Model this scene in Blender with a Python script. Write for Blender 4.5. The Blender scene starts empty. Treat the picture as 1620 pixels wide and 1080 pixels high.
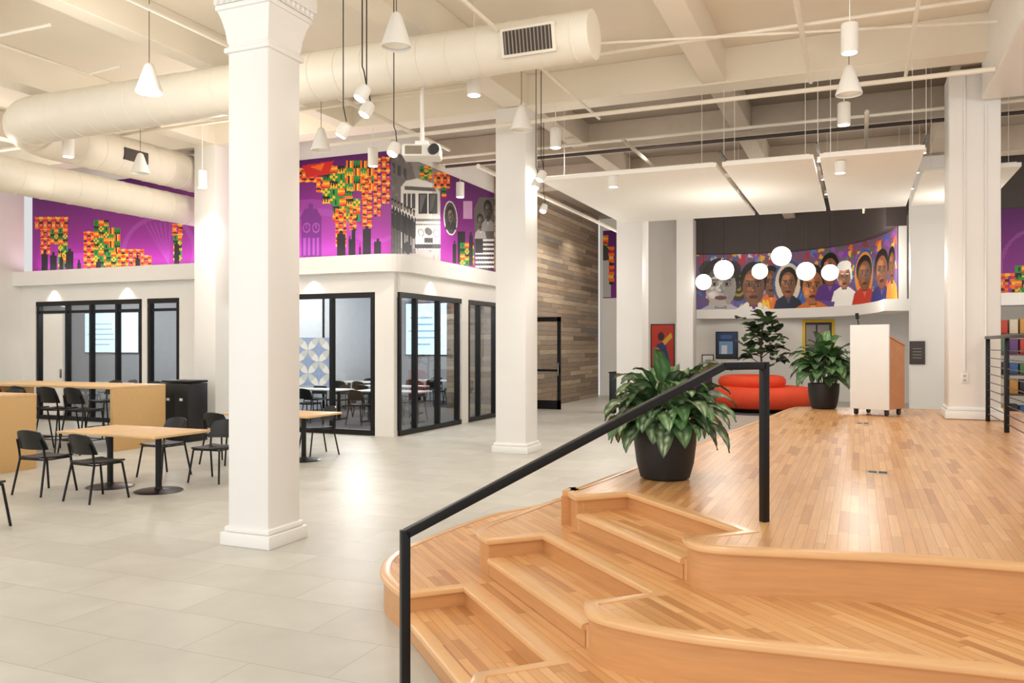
import bpy, bmesh, math, random
import numpy as np
from mathutils import Vector, Matrix
random.seed(7)
PI = math.pi
SC = bpy.context.scene
COL = SC.collection
F, HZ, EYE, TH = 1300.0, 545.0, 1.7, math.radians(22.9)
CT, ST = math.cos(TH), math.sin(TH)

def C2W(xc, d): return (xc*CT - d*ST, xc*ST + d*CT)
def D(px, d): return C2W((px-810)/F*d, d)
def G(px, py, z=0.0):
    d = F*(EYE-z)/(py-HZ)
    return D(px, d)
def ZD(py, d): return EYE + (HZ-py)/F*d
def onY(px, Y):            # X on the plane Y=const, and depth
    a = (px-810)/F; d = Y/(a*ST+CT); return (a*CT-ST)*d, d
def onX(px, X):
    a = (px-810)/F; d = X/(a*CT-ST); return (a*ST+CT)*d, d

def lin(c):
    return tuple(((v/255.0)/12.92 if v/255.0 <= .04045 else ((v/255.0+.055)/1.055)**2.4) for v in c)

# ------------------------------------------------------------------ materials
MATS = {}
def mat(name, rgb, rough=.5, metal=0.0, var=.08, scale=6.0, bump=0.0, bscale=40.0, emit=0.0, spec=.5, coat=0.0, stretch=None):
    if name in MATS: return MATS[name]
    m = bpy.data.materials.new(name); m.use_nodes = True
    nt = m.node_tree; N = nt.nodes; L = nt.links
    b = N['Principled BSDF']
    tc = N.new('ShaderNodeTexCoord'); no = N.new('ShaderNodeTexNoise'); mx = N.new('ShaderNodeMix')
    mx.data_type = 'RGBA'
    no.inputs['Scale'].default_value = scale; no.inputs['Detail'].default_value = 3
    if stretch:
        mp = N.new('ShaderNodeMapping'); mp.inputs['Scale'].default_value = stretch
        L.new(tc.outputs['Object'], mp.inputs[0]); L.new(mp.outputs[0], no.inputs['Vector']); no.inputs['Detail'].default_value = 6; no.inputs['Distortion'].default_value = .4
    else:
        L.new(tc.outputs['Object'], no.inputs['Vector'])
    L.new(no.outputs['Fac'], mx.inputs[0])
    c = lin(rgb)
    mx.inputs[6].default_value = (*[max(0, v*(1-var)) for v in c], 1)
    mx.inputs[7].default_value = (*[min(1, v*(1+var)) for v in c], 1)
    L.new(mx.outputs[2], b.inputs['Base Color'])
    b.inputs['Roughness'].default_value = rough; b.inputs['Metallic'].default_value = metal
    b.inputs['Specular IOR Level'].default_value = spec
    if coat: b.inputs['Coat Weight'].default_value = coat; b.inputs['Coat Roughness'].default_value = .2
    if emit:
        L.new(mx.outputs[2], b.inputs['Emission Color']); b.inputs['Emission Strength'].default_value = emit
    if bump:
        n2 = N.new('ShaderNodeTexNoise'); n2.inputs['Scale'].default_value = bscale
        bp = N.new('ShaderNodeBump'); bp.inputs['Strength'].default_value = bump; bp.inputs['Distance'].default_value = .01
        L.new(tc.outputs['Object'], n2.inputs['Vector']); L.new(n2.outputs['Fac'], bp.inputs['Height']); L.new(bp.outputs['Normal'], b.inputs['Normal'])
    MATS[name] = m; return m

def attr_mat(name, rough=.55, emit=0.0):
    if name in MATS: return MATS[name]
    m = bpy.data.materials.new(name); m.use_nodes = True
    nt = m.node_tree; b = nt.nodes['Principled BSDF']
    a = nt.nodes.new('ShaderNodeAttribute'); a.attribute_name = 'Col'
    nt.links.new(a.outputs['Color'], b.inputs['Base Color']); b.inputs['Roughness'].default_value = rough
    if emit:
        nt.links.new(a.outputs['Color'], b.inputs['Emission Color']); b.inputs['Emission Strength'].default_value = emit
    MATS[name] = m; return m

def plank(name, axes, ang, w, ln, cols, gap, gapw=.0013, rough=.35, grain=.25, bump=.25, coat=0.0, rnd=True, gstretch=(1.5, 30), spec=.5):
    m = bpy.data.materials.new(name); m.use_nodes = True
    nt = m.node_tree; N = nt.nodes; L = nt.links; b = N['Principled BSDF']
    b.inputs['Specular IOR Level'].default_value = spec
    def M(op, a, bb=None):
        n = N.new('ShaderNodeMath'); n.operation = op
        for i, v in enumerate((a, bb)):
            if v is None: continue
            if isinstance(v, (int, float)): n.inputs[i].default_value = v
            else: L.new(v, n.inputs[i])
        return n.outputs[0]
    geo = N.new('ShaderNodeNewGeometry'); mp = N.new('ShaderNodeMapping'); mp.inputs['Rotation'].default_value = (0, 0, ang)
    L.new(geo.outputs['Position'], mp.inputs['Vector'])
    sp = N.new('ShaderNodeSeparateXYZ'); L.new(mp.outputs[0], sp.inputs[0])
    ix = {'x': 0, 'y': 1, 'z': 2}
    x, y = sp.outputs[ix[axes[0]]], sp.outputs[ix[axes[1]]]
    yr = M('DIVIDE', y, w); row = M('FLOOR', yr)
    w1 = N.new('ShaderNodeTexWhiteNoise'); w1.noise_dimensions = '1D'; L.new(row, w1.inputs['W'])
    off = M('MULTIPLY', w1.outputs['Value'], 7.0) if rnd else M('MULTIPLY', row, 0.5)
    xs = M('ADD', M('DIVIDE', x, ln), off); colm = M('FLOOR', xs)
    cb = N.new('ShaderNodeCombineXYZ'); L.new(row, cb.inputs[0]); L.new(colm, cb.inputs[1])
    w2 = N.new('ShaderNodeTexWhiteNoise'); w2.noise_dimensions = '2D'; L.new(cb.outputs[0], w2.inputs['Vector'])
    rp = N.new('ShaderNodeValToRGB'); el = rp.color_ramp.elements
    while len(el) < len(cols): el.new(.5)
    for i, c in enumerate(cols):
        el[i].position = i/(len(cols)-1); el[i].color = (*lin(c), 1)
    L.new(w2.outputs['Value'], rp.inputs[0])
    gx = N.new('ShaderNodeCombineXYZ')
    L.new(M('MULTIPLY', xs, gstretch[0]*ln), gx.inputs[0]); L.new(M('MULTIPLY', y, gstretch[1]), gx.inputs[1]); L.new(M('MULTIPLY', w2.outputs['Value'], 9.0), gx.inputs[2])
    no = N.new('ShaderNodeTexNoise'); no.inputs['Scale'].default_value = 1.6; no.inputs['Detail'].default_value = 4; L.new(gx.outputs[0], no.inputs['Vector'])
    gv = M('ADD', M('MULTIPLY', M('SUBTRACT', no.outputs['Fac'], .5), grain*2), 1.0)
    vm = N.new('ShaderNodeVectorMath'); vm.operation = 'SCALE'; L.new(rp.outputs[0], vm.inputs[0]); L.new(gv, vm.inputs['Scale'])
    fy = M('FRACT', yr); dy = M('MULTIPLY', M('MINIMUM', fy, M('SUBTRACT', 1.0, fy)), w)
    fx = M('FRACT', xs); dx = M('MULTIPLY', M('MINIMUM', fx, M('SUBTRACT', 1.0, fx)), ln)
    mk = M('LESS_THAN', M('MINIMUM', dx, dy), gapw)
    mx = N.new('ShaderNodeMix'); mx.data_type = 'RGBA'
    L.new(mk, mx.inputs[0]); L.new(vm.outputs[0], mx.inputs[6]); mx.inputs[7].default_value = (*lin(gap), 1)
    L.new(mx.outputs[2], b.inputs['Base Color']); b.inputs['Roughness'].default_value = rough
    if coat: b.inputs['Coat Weight'].default_value = coat; b.inputs['Coat Roughness'].default_value = .25
    bp = N.new('ShaderNodeBump'); bp.inputs['Strength'].default_value = bump; bp.inputs['Distance'].default_value = .004
    L.new(M('SUBTRACT', M('MULTIPLY', no.outputs['Fac'], .3), mk), bp.inputs['Height']); L.new(bp.outputs['Normal'], b.inputs['Normal'])
    return m

def glass_mat(name, tint, refl=.1):
    m = bpy.data.materials.new(name); m.use_nodes = True
    nt = m.node_tree; N = nt.nodes; L = nt.links
    N.remove(N['Principled BSDF']); out = N['Material Output']
    t = N.new('ShaderNodeBsdfTransparent'); g = N.new('ShaderNodeBsdfGlossy'); mx = N.new('ShaderNodeMixShader')
    fr = N.new('ShaderNodeLayerWeight'); fr.inputs[0].default_value = .25
    mu = N.new('ShaderNodeMath'); mu.operation = 'MULTIPLY_ADD'; mu.inputs[1].default_value = .3; mu.inputs[2].default_value = refl*.4
    L.new(fr.outputs['Fresnel'], mu.inputs[0])
    t.inputs[0].default_value = (*tint, 1); g.inputs['Roughness'].default_value = .02; g.inputs[0].default_value = (.9, .95, 1, 1)
    L.new(mu.outputs[0], mx.inputs[0]); L.new(t.outputs[0], mx.inputs[1]); L.new(g.outputs[0], mx.inputs[2]); L.new(mx.outputs[0], out.inputs[0])
    return m

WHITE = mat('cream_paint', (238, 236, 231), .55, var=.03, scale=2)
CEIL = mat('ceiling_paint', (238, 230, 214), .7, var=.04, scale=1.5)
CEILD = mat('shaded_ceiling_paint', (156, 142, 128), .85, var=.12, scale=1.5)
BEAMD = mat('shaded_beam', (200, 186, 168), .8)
CHAR = mat('charcoal_paint', (76, 68, 66), .7)
DUCT = mat('duct_paint', (238, 231, 216), .45, var=.03)
COLM = mat('column_paint', (242, 241, 238), .45, var=.02, scale=2)
BLK = mat('black_metal', (18, 18, 20), .35, metal=.3, var=.2)
BLKP = mat('black_plastic', (20, 20, 22), .42, var=.2)
POTM = mat('black_pot', (22, 22, 24), .5, var=.2, bump=.1)
PLY = mat('plywood', (224, 186, 136), .5, var=.12, scale=12)
PLYS = mat('speckled_plywood', (212, 172, 116), .6, var=.25, scale=90)
MAPLE = mat('maple_riser', (208, 152, 98), .36, var=.16, scale=3, coat=.15, stretch=(1.5, 1.5, 18))
MAPLEN = mat('maple_nosing', (226, 178, 124), .3, var=.1, scale=4, coat=.25, stretch=(2, 2, 10))
CHROME = mat('brushed_steel', (190, 188, 182), .3, metal=.9)
FIXW = mat('fixture_white', (240, 238, 232), .4, var=.02)
PANELM = mat('acoustic_panel_white', (252, 249, 242), .8, var=.02)
GREYW = mat('meeting_room_grey', (176, 181, 188), .7)
WTOP = mat('white_laminate', (236, 236, 234), .35, var=.02)
RED = mat('orange_red_upholstery', (222, 70, 30), .7, var=.12, bump=.15, bscale=120)
PURP = mat('purple_upholstery', (74, 36, 96), .75, var=.15)
SIDEW = mat('tan_veneer', (206, 146, 100), .4, var=.15, scale=9)
GLOW = mat('lamp_glow', (255, 246, 228), .5, emit=14.0, var=.01)
GLOBE = mat('globe_glow', (255, 250, 238), .5, emit=2.6, var=.01)
SCREEN = mat('screen_glow', (200, 224, 240), .5, emit=1.3, var=.06, scale=3)
GLASS = glass_mat('clear_glass', (.96, .975, .98), .05)
LEAFM = attr_mat('variegated_leaf', .42)
MURALM = attr_mat('mural_print', .5)
STEM = mat('green_stem', (70, 96, 50), .6)
BARK = mat('bark', (96, 76, 56), .8, bump=.3)
SOIL = mat('potting_soil', (50, 38, 28), .95, bump=.4)
CARPET = mat('carpet_grey', (74, 72, 76), .95, var=.65, scale=5, stretch=(1, 5, 1))
CREAMP = mat('cable_black', (30, 28, 28), .6)
SCOL = [(190, 132, 80), (214, 160, 102), (226, 174, 116), (219, 164, 107), (231, 184, 130), (204, 148, 93)]
SGAP = (148, 98, 60)
STAGEA = plank('stage_planks', 'xy', -PI/2, .052, .6, SCOL, SGAP, gapw=.001, coat=.22, rough=.34, bump=.15, grain=.24)
STAGEB = plank('stage_planks_diagonal', 'xy', PI/4, .052, .6, SCOL, SGAP, gapw=.001, coat=.22, rough=.34, bump=.15, grain=.24)
TILE = plank('floor_tile', 'xy', 0, .5, 1.0, [(191, 189, 181), (196, 194, 186), (200, 198, 190)], (167, 165, 157), gapw=.003, rough=.4, grain=.14, bump=.05, rnd=False, gstretch=(2.0, 2.0), spec=.42)
WCOL = [(112, 98, 82), (146, 128, 108), (180, 162, 138), (130, 116, 104), (160, 138, 114), (120, 112, 104)]
WOODW = plank('reclaimed_wood', 'yz', 0, .13, 2.2, WCOL, (84, 72, 62), gapw=.004, rough=.8, grain=.45)
WOODX = plank('reclaimed_wood_end', 'xz', 0, .13, 2.2, WCOL, (84, 72, 62), gapw=.004, rough=.8, grain=.45)

# ------------------------------------------------------------------ mesh helpers
def org(o):
    v = Vector((0, 0, 0))
    while o is not None:
        v += Vector(o.location); o = o.parent
    return v

class MB:
    def __init__(s): s.bm = bmesh.new()
    def merge(s, tmp, Mx=None):
        if Mx is not None: tmp.transform(Mx)
        me = bpy.data.meshes.new('t'); tmp.to_mesh(me); s.bm.from_mesh(me); bpy.data.meshes.remove(me); tmp.free()
    def box(s, c, size, rz=0, bev=0, Mx=None):
        t = bmesh.new(); bmesh.ops.create_cube(t, size=1); bmesh.ops.scale(t, vec=size, verts=t.verts)
        if bev: bmesh.ops.bevel(t, geom=list(t.edges), offset=bev, segments=2, affect='EDGES', profile=.5)
        T = Matrix.Translation(c) @ Matrix.Rotation(rz, 4, 'Z')
        s.merge(t, T if Mx is None else Mx @ T); return s
    def bb(s, x0, x1, y0, y1, z0, z1, bev=0):
        return s.box(((x0+x1)/2, (y0+y1)/2, (z0+z1)/2), (abs(x1-x0), abs(y1-y0), abs(z1-z0)), 0, bev)
    def tube(s, pts, r, n=8, cap=True):
        pts = [Vector(p) for p in pts]; rs = r if isinstance(r, (list, tuple)) else [r]*len(pts)
        rings = []; up = None
        for i, p in enumerate(pts):
            a = pts[max(i-1, 0)]; b = pts[min(i+1, len(pts)-1)]; t = (b-a).normalized()
            if up is None:
                up = Vector((0, 0, 1)) if abs(t.z) < .9 else Vector((1, 0, 0))
            x = t.cross(up).normalized(); y = x.cross(t).normalized(); up = y
            rings.append([s.bm.verts.new(p+(x*math.cos(2*PI*k/n)+y*math.sin(2*PI*k/n))*rs[i]) for k in range(n)])
        for A, B in zip(rings, rings[1:]):
            for k in range(n): s.bm.faces.new((A[k], A[(k+1) % n], B[(k+1) % n], B[k]))
        if cap: s.bm.faces.new(rings[0][::-1]); s.bm.faces.new(rings[-1])
        return s
    def lathe(s, prof, c=(0, 0, 0), n=24, cap=True, fn=None):
        rings = []
        for r, z in prof:
            rr = []
            for k in range(n):
                a = 2*PI*k/n; q = r*(fn(a) if fn else 1)
                rr.append(s.bm.verts.new((c[0]+q*math.cos(a), c[1]+q*math.sin(a), c[2]+z)))
            rings.append(rr)
        for A, B in zip(rings, rings[1:]):
            for k in range(n): s.bm.faces.new((A[k], A[(k+1) % n], B[(k+1) % n], B[k]))
        if cap: s.bm.faces.new(rings[0][::-1]); s.bm.faces.new(rings[-1])
        return s
    def prism(s, poly, z0, z1):
        A = [s.bm.verts.new((x, y, z0)) for x, y in poly]; B = [s.bm.verts.new((x, y, z1)) for x, y in poly]
        n = len(poly)
        for k in range(n): s.bm.faces.new((A[k], A[(k+1) % n], B[(k+1) % n], B[k]))
        f1 = s.bm.faces.new(A[::-1]); f2 = s.bm.faces.new(B)
        f1.normal_update(); f2.normal_update()
        bmesh.ops.triangulate(s.bm, faces=[f1, f2], ngon_method='EAR_CLIP'); return s
    def sweep(s, path, prof, closedprof=True):
        P = [Vector((p[0], p[1])) for p in path]; n = len(P); rings = []
        for i in range(n):
            d0 = (P[i]-P[i-1]).normalized() if i > 0 else None
            d1 = (P[i+1]-P[i]).normalized() if i < n-1 else None
            if d0 is None: d0 = d1
            if d1 is None: d1 = d0
            n0 = Vector((d0.y, -d0.x)); n1 = Vector((d1.y, -d1.x)); m = n0+n1
            if m.length < 1e-6: m = n0.copy()
            m.normalize(); m = m/max(.35, m.dot(n0))
            rings.append([s.bm.verts.new((P[i].x+m.x*o, P[i].y+m.y*o, z)) for o, z in prof])
        k = len(prof)
        for A, B in zip(rings, rings[1:]):
            for j in range(k if closedprof else k-1): s.bm.faces.new((A[j], A[(j+1) % k], B[(j+1) % k], B[j]))
        if closedprof: s.bm.faces.new(rings[0][::-1]); s.bm.faces.new(rings[-1])
        return s
    def shell(s, fn, nu, nv, th):
        g = [[Vector(fn(u/nu*2-1, v/nv)) for v in range(nv+1)] for u in range(nu+1)]
        top = []; bot = []
        for u in range(nu+1):
            a = []; b = []
            for v in range(nv+1):
                du = g[min(u+1, nu)][v]-g[max(u-1, 0)][v]; dv = g[u][min(v+1, nv)]-g[u][max(v-1, 0)]
                nn = du.cross(dv)
                nn = nn.normalized() if nn.length > 1e-9 else Vector((0, 0, 1))
                a.append(s.bm.verts.new(g[u][v]+nn*th/2)); b.append(s.bm.verts.new(g[u][v]-nn*th/2))
            top.append(a); bot.append(b)
        for u in range(nu):
            for v in range(nv):
                s.bm.faces.new((top[u][v], top[u+1][v], top[u+1][v+1], top[u][v+1]))
                s.bm.faces.new((bot[u][v], bot[u][v+1], bot[u+1][v+1], bot[u+1][v]))
        for u in range(nu):
            s.bm.faces.new((top[u][0], bot[u][0], bot[u+1][0], top[u+1][0])); s.bm.faces.new((top[u][nv], top[u+1][nv], bot[u+1][nv], bot[u][nv]))
        for v in range(nv):
            s.bm.faces.new((top[0][v], top[0][v+1], bot[0][v+1], bot[0][v])); s.bm.faces.new((top[nu][v], bot[nu][v], bot[nu][v+1], top[nu][v+1]))
        return s
    def build(s, name, m, parent=None, world=False, smooth=35, recentre=True):
        bmesh.ops.recalc_face_normals(s.bm, faces=s.bm.faces)
        loc = None
        if parent is not None and world:
            bmesh.ops.translate(s.bm, vec=-org(parent), verts=s.bm.verts)
        elif parent is None and recentre and len(s.bm.verts):
            xs = [v.co for v in s.bm.verts]
            lo = Vector((min(v.x for v in xs), min(v.y for v in xs), min(v.z for v in xs))); hi = Vector((max(v.x for v in xs), max(v.y for v in xs), max(v.z for v in xs)))
            loc = Vector(((lo.x+hi.x)/2, (lo.y+hi.y)/2, lo.z)); bmesh.ops.translate(s.bm, vec=-loc, verts=s.bm.verts)
        me = bpy.data.meshes.new(name); s.bm.to_mesh(me); s.bm.free()
        if m: me.materials.append(m)
        if smooth:
            me.polygons.foreach_set('use_smooth', [True]*len(me.polygons))
            me.set_sharp_from_angle(angle=math.radians(smooth))
        o = bpy.data.objects.new(name, me); COL.objects.link(o)
        if loc is not None: o.location = loc
        if parent is not None: o.parent = parent
        return o

def thing(name, label, cat, loc=(0, 0, 0), rz=0, group=None):
    o = bpy.data.objects.new(name, None); COL.objects.link(o); o.empty_display_size = .1
    o.location = loc; o.rotation_euler = (0, 0, rz); o['label'] = label; o['category'] = cat
    if group: o['group'] = group
    return o
def tag(o, label, cat, group=None):
    o['label'] = label; o['category'] = cat
    if group: o['group'] = group
    return o
def struct(o): o['kind'] = 'structure'; return o
def dup(root, loc, rz=0, label=None, group=None, scale=None):
    def rec(o, par):
        c = o.copy(); COL.objects.link(c)
        if par is not None: c.parent = par
        for ch in [q for q in bpy.data.objects if q.parent == o]: rec(ch, c)
        return c
    r = rec(root, None); r.location = loc; r.rotation_euler = (0, 0, rz)
    if label: r['label'] = label
    if group: r['group'] = group
    if scale: r.scale = scale
    return r
def smooth(pts, k=6):
    P = [Vector((p[0], p[1])) for p in pts]; out = []
    for i in range(len(P)-1):
        p0 = P[max(i-1, 0)]; p1 = P[i]; p2 = P[i+1]; p3 = P[min(i+2, len(P)-1)]
        for j in range(k):
            t = j/k
            q = .5*((2*p1)+(-p0+p2)*t+(2*p0-5*p1+4*p2-p3)*t*t+(-p0+3*p1-3*p2+p3)*t**3)
            out.append((q.x, q.y))
    out.append((P[-1].x, P[-1].y)); return out

# ------------------------------------------------------------------ camera, world, lights
cam = bpy.data.cameras.new('camera'); cam.sensor_width = 36; cam.lens = 36*F/1620; cam.shift_y = 5/1620
cam.clip_end = 200
co = bpy.data.objects.new('camera', cam); COL.objects.link(co); co.location = (0, 0, EYE); co.rotation_euler = (PI/2, 0, TH)
SC.camera = co
w = bpy.data.worlds.new('world'); SC.world = w; w.use_nodes = True
w.node_tree.nodes['Background'].inputs[0].default_value = (.98, .98, .98, 1); w.node_tree.nodes['Background'].inputs[1].default_value = .75
try:
    SC.view_settings.view_transform = 'Standard'
except Exception: pass

def spot(loc, e, size=110, col=(1, .94, .85), rad=.06, target=None, blend=.6):
    l = bpy.data.lights.new('spot_lamp', 'SPOT'); l.energy = e; l.spot_size = math.radians(size); l.spot_blend = blend; l.color = col; l.shadow_soft_size = rad
    o = bpy.data.objects.new('spot_lamp', l); COL.objects.link(o); o.location = loc
    if target: o.rotation_euler = (Vector(target)-Vector(loc)).to_track_quat('-Z', 'Y').to_euler()
    return o
def point(loc, e, col=(1, .94, .85), rad=.1):
    l = bpy.data.lights.new('bare_point_light', 'POINT'); l.energy = e; l.color = col; l.shadow_soft_size = rad
    o = bpy.data.objects.new('bare_point_light', l); COL.objects.link(o); o.location = loc; return o
def area(loc, rot, sx, sy, e, col=(1, .93, .84)):
    l = bpy.data.lights.new('area_lamp', 'AREA'); l.shape = 'RECTANGLE'; l.size = sx; l.size_y = sy; l.energy = e; l.color = col
    o = bpy.data.objects.new('area_lamp', l); COL.objects.link(o); o.location = loc; o.rotation_euler = rot; return o

# ------------------------------------------------------------------ shell
ZC = 5.9; ZB = 5.42; YG = 13.16; XG = -7.9; XL = -17.85; YB = 26.5
struct(MB().bb(-28, 10, -3, YB+.2, -.12, 0).build('floor', TILE, smooth=0))
struct(MB().bb(-18, 10, -2.5, 12.2, ZC, ZC+.1).build('ceiling', CEIL, smooth=0))
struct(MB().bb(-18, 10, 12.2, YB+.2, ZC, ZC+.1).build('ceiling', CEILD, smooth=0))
struct(MB().bb(XL-.15, XL, -2.5, YG, 0, ZC).build('wall_left', WHITE, smooth=0))
struct(MB().bb(XG-.1, 10, YB, YB+.2, 0, ZC).build('wall_back', WHITE, smooth=0))
struct(MB().bb(8, 8.15, 13, YB, 0, ZC).build('wall_right', WHITE, smooth=0))
nb = 0
def trim(mb, m=CEIL):
    global nb
    nb += 1
    return struct(mb.build('trim_%d' % nb, m, smooth=0))
for X, hw in ((-14.3, .14), (-11.2, .2), (-8.1, .14), (-4.95, .2), (-1.9, .16), (4.6, .15)):
    trim(MB().bb(X-hw, X+hw, -2.5, 12.0, ZB, ZC, .01))
trim(MB().bb(1.5, 2.05, -2.5, 12.5, 4.95, ZC, .02), COLM)          # deep beam over the stage edge
for Y in (-.6, 5.72, 12.1, 15.2, 18.4):
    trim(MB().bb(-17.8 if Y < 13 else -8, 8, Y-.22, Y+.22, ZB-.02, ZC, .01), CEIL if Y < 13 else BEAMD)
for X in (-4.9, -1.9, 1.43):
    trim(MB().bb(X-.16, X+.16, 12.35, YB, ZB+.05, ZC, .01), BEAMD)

# front and side walls of the glass-walled rooms
def xF(px): return onY(px, YG)[0]
def yR(px): return onX(px, XG)[0]
FT = 2.68
b = MB()
for a0, a1 in ((XL, xF(60)), (xF(228), xF(236)), (xF(287), xF(352)), (xF(596), XG)):
    b.bb(a0, a1, YG-.06, YG+.08, 0, FT)
b.bb(XL, XG, YG-.06, YG+.08, FT, 3.06); b.bb(XL, -8.12, 13.37, 13.5, 3.3, ZC)
struct(b.build('wall_storefront', WHITE, smooth=0))
b = MB()
for a0, a1 in ((yR(727), yR(737)), (yR(783), 18.1)):
    b.bb(XG-.08, XG+.06, a0, a1, 0, FT)
b.bb(XG-.08, XG+.06, YG+.08, 18.1, FT, 3.06); b.bb(-8.25, -8.12, 13.5, 18.1, 3.3, ZC)
struct(b.build('wall_corridor', WHITE, smooth=0))
struct(MB().bb(XG-.25, XG, 18.1, 26.0, 0, ZC).build('wall_wood', WOODW, smooth=0))
struct(MB().bb(-9.4, XG-.25, 18.1, 18.2, 0, 3.05).build('wall_wood_end', WOODX, smooth=0))
struct(MB().bb(-13.1, -8.15, 22, 22.1, 0, 3.3).bb(-27.5, -13.1, 18.1, 18.2, 0, 3.3).build('wall_meeting_back', GREYW, smooth=0))
struct(MB().bb(-13.2, -13.1, 13.3, 22, 0, 3.05).build('wall_partition', GREYW, smooth=0))
struct(MB().bb(-27.6, -27.5, YG, 18.2, 0, 3.3).bb(-27.5, XL-.15, YG, YG+.1, 0, 3.3).build('wall_meeting_left', GREYW, smooth=0))
struct(MB().bb(-27.5, -8.1, YG+.08, 22, 3.06, 3.3).build('ceiling_meeting', WHITE, smooth=0))
struct(MB().bb(-27.5, -8.1, YG+.1, 22, 0, .012).build('floor_meeting', CARPET, smooth=0))
arc = [(-8.2+.55*math.sin(t), 13.43-.55*math.cos(t)) for t in [i*PI/2/10 for i in range(11)]]
path = [(XL, 12.88)]+arc+[(-7.65, 18.08)]
trim(MB().sweep(path, [(0, 3.04), (0, 3.36), (-.5, 3.36), (-.5, 3.04)]), WHITE)
# baseboards
struct(MB().bb(XL, xF(60), YG-.08, YG-.06, 0, .12).build('baseboard_front', WHITE, smooth=0))
struct(MB().bb(XL, XL+.02, -2, YG-.1, 0, .12).build('baseboard_left', WHITE, smooth=0))

# storefront glazing: window_n with frame bars and panes
def glazing(name, axis, u0, u1, mull, transom=None, tail=None):
    fr = MB(); bw = .07
    def bx(a0, a1, z0, z1, t=.06):
        if axis == 'y': fr.bb(a0, a1, YG-t/2, YG+t/2, z0, z1, .004)
        else: fr.bb(XG-t/2, XG+t/2, a0, a1, z0, z1, .004)
    bx(u0, u1, FT-.1, FT-.001, .1); bx(u0, u1, .0, .1, .1)
    for m_ in mull: bx(m_-bw/2, m_+bw/2, .1, FT-.1, .11)
    if transom: bx(u0, u1, transom-.03, transom+.03, .08)
    o = struct(fr.build(name, BLK, smooth=0))
    p = MB()
    if axis == 'y': p.bb(u0+.02, u1-.02, YG-.005, YG+.005, .08, FT-.08)
    else: p.bb(XG-.005, XG+.005, u0+.02, u1-.02, .08, FT-.08)
    p.build('pane', GLASS, o, world=True, smooth=0)
    return o
glazing('window_1', 'y', xF(60), xF(228), [xF(q) for q in (63, 108, 146, 187, 225)], 2.44)
glazing('window_2', 'y', xF(236), xF(287), [xF(q) for q in (239, 284)], 2.44)
glazing('window_3', 'y', xF(352), xF(596), [xF(q) for q in (355, 400, 462, 526, 591)])
glazing('window_4', 'x', YG+.08, yR(727), [yR(q) for q in (630, 656, 692, 723)])
glazing('window_5', 'x', yR(737), yR(783), [yR(q) for q in (739, 756, 781)])
# white door leaf inside the left glazing
o = struct(MB().bb(xF(70), xF(101), YG-.03, YG+.03, .1, 2.4, .01).build('door_1', WHITE, smooth=0))
MB().bb(xF(98.5), xF(100), YG-.08, YG-.03, .95, 1.15, .005).build('door_handle', CHROME, o, world=True)
# open glass door beside the wood wall
dY = 20.1; d0, d1 = -7.88, -7.12
b = MB().bb(d0, d0+.09, dY-.025, dY+.025, .02, 2.42).bb(d1-.09, d1, dY-.025, dY+.025, .02, 2.42).bb(d0, d1, dY-.025, dY+.025, 2.3, 2.42).bb(d0, d1, dY-.025, dY+.025, .02, .25).bb(d0, d1, dY-.025, dY+.025, 1.0, 1.06)
o = struct(b.build('door_2', BLK, smooth=0))
MB().bb(d0+.09, d1-.09, dY-.004, dY+.004, .25, 2.3).build('pane', GLASS, o, world=True, smooth=0)
MB().tube([(d1-.05, dY-.03, .9), (d1-.05, dY-.07, .92), (d1-.05, dY-.07, 1.2), (d1-.05, dY-.03, 1.22)], .012).build('door_handle', CHROME, o, world=True)

# ------------------------------------------------------------------ columns
def column(x, y, wd, label, z0=0, capital=False, top=ZB):
    t = thing('column', label, 'column', (x, y, z0))
    MB().box((0, 0, (top-z0)/2), (wd, wd, top-z0), 0, .025).build('shaft', COLM, t)
    MB().box((0, 0, .055), (wd+.09, wd+.09, .11), 0, .008).box((0, 0, .135), (wd+.05, wd+.05, .05), 0, .02).build('base', COLM, t)
    if capital:
        c = MB().box((0, 0, 4.2), (wd+.05, wd+.05, .05), 0, .015)
        prof = [(4.26, .0), (4.36, .012), (4.46, .035), (4.53, .06)]
        for (za, oa), (zb, ob) in zip(prof, prof[1:]):
            q = bmesh.new(); bmesh.ops.create_cube(q, size=1)
            for v in q.verts:
                s_ = wd/2+(oa if v.co.z < 0 else ob); v.co = Vector((math.copysign(s_, v.co.x), math.copysign(s_, v.co.y), za if v.co.z < 0 else zb))
            c.merge(q)
        c.box((0, 0, 4.55), (wd+.15, wd+.15, .05), 0, .015); c.box((0, 0, 4.72), (wd+.22, wd+.22, .2), 0, .03)
        c.build('capital', COLM, t)
        R = wd/2+.08
        e = MB()
        for k in range(9):
            q = -R+.04+k*(2*R-.08)/8
            for X, Y in ((q, -R), (R, q), (q, R), (-R, q)):
                e.lathe([(.004, -.03), (.022, -.014), (.026, .008), (.016, .024), (.004, .03)], (X, Y, 4.6), 8)
        e.box((0, 0, 4.6), (2*R-.005, 2*R-.005, .05)).build('bead_moulding', COLM, t)
    return t
column(-4.745, 5.725, .43, 'thick white square column with moulded capital nearest the viewer', capital=True)
column(-5.03, 12.1, .52, 'white square column between glass corner room and potted plant')
column(-11.25, 12.15, .52, 'white square column right behind the black waste bin')
column(-4.75, 18.3, .6, 'white column behind the big foreground plant, under the ceiling panels')
column(1.43, 12.9, .62, 'wide white column standing on the wooden stage by the cable railing', z0=.696)
column(1.25, 18.4, .62, 'white column behind the lectern at right end of portrait mural')
column(-4.75, 24.6, .5, 'distant white column at left end of the portrait mural')

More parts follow.
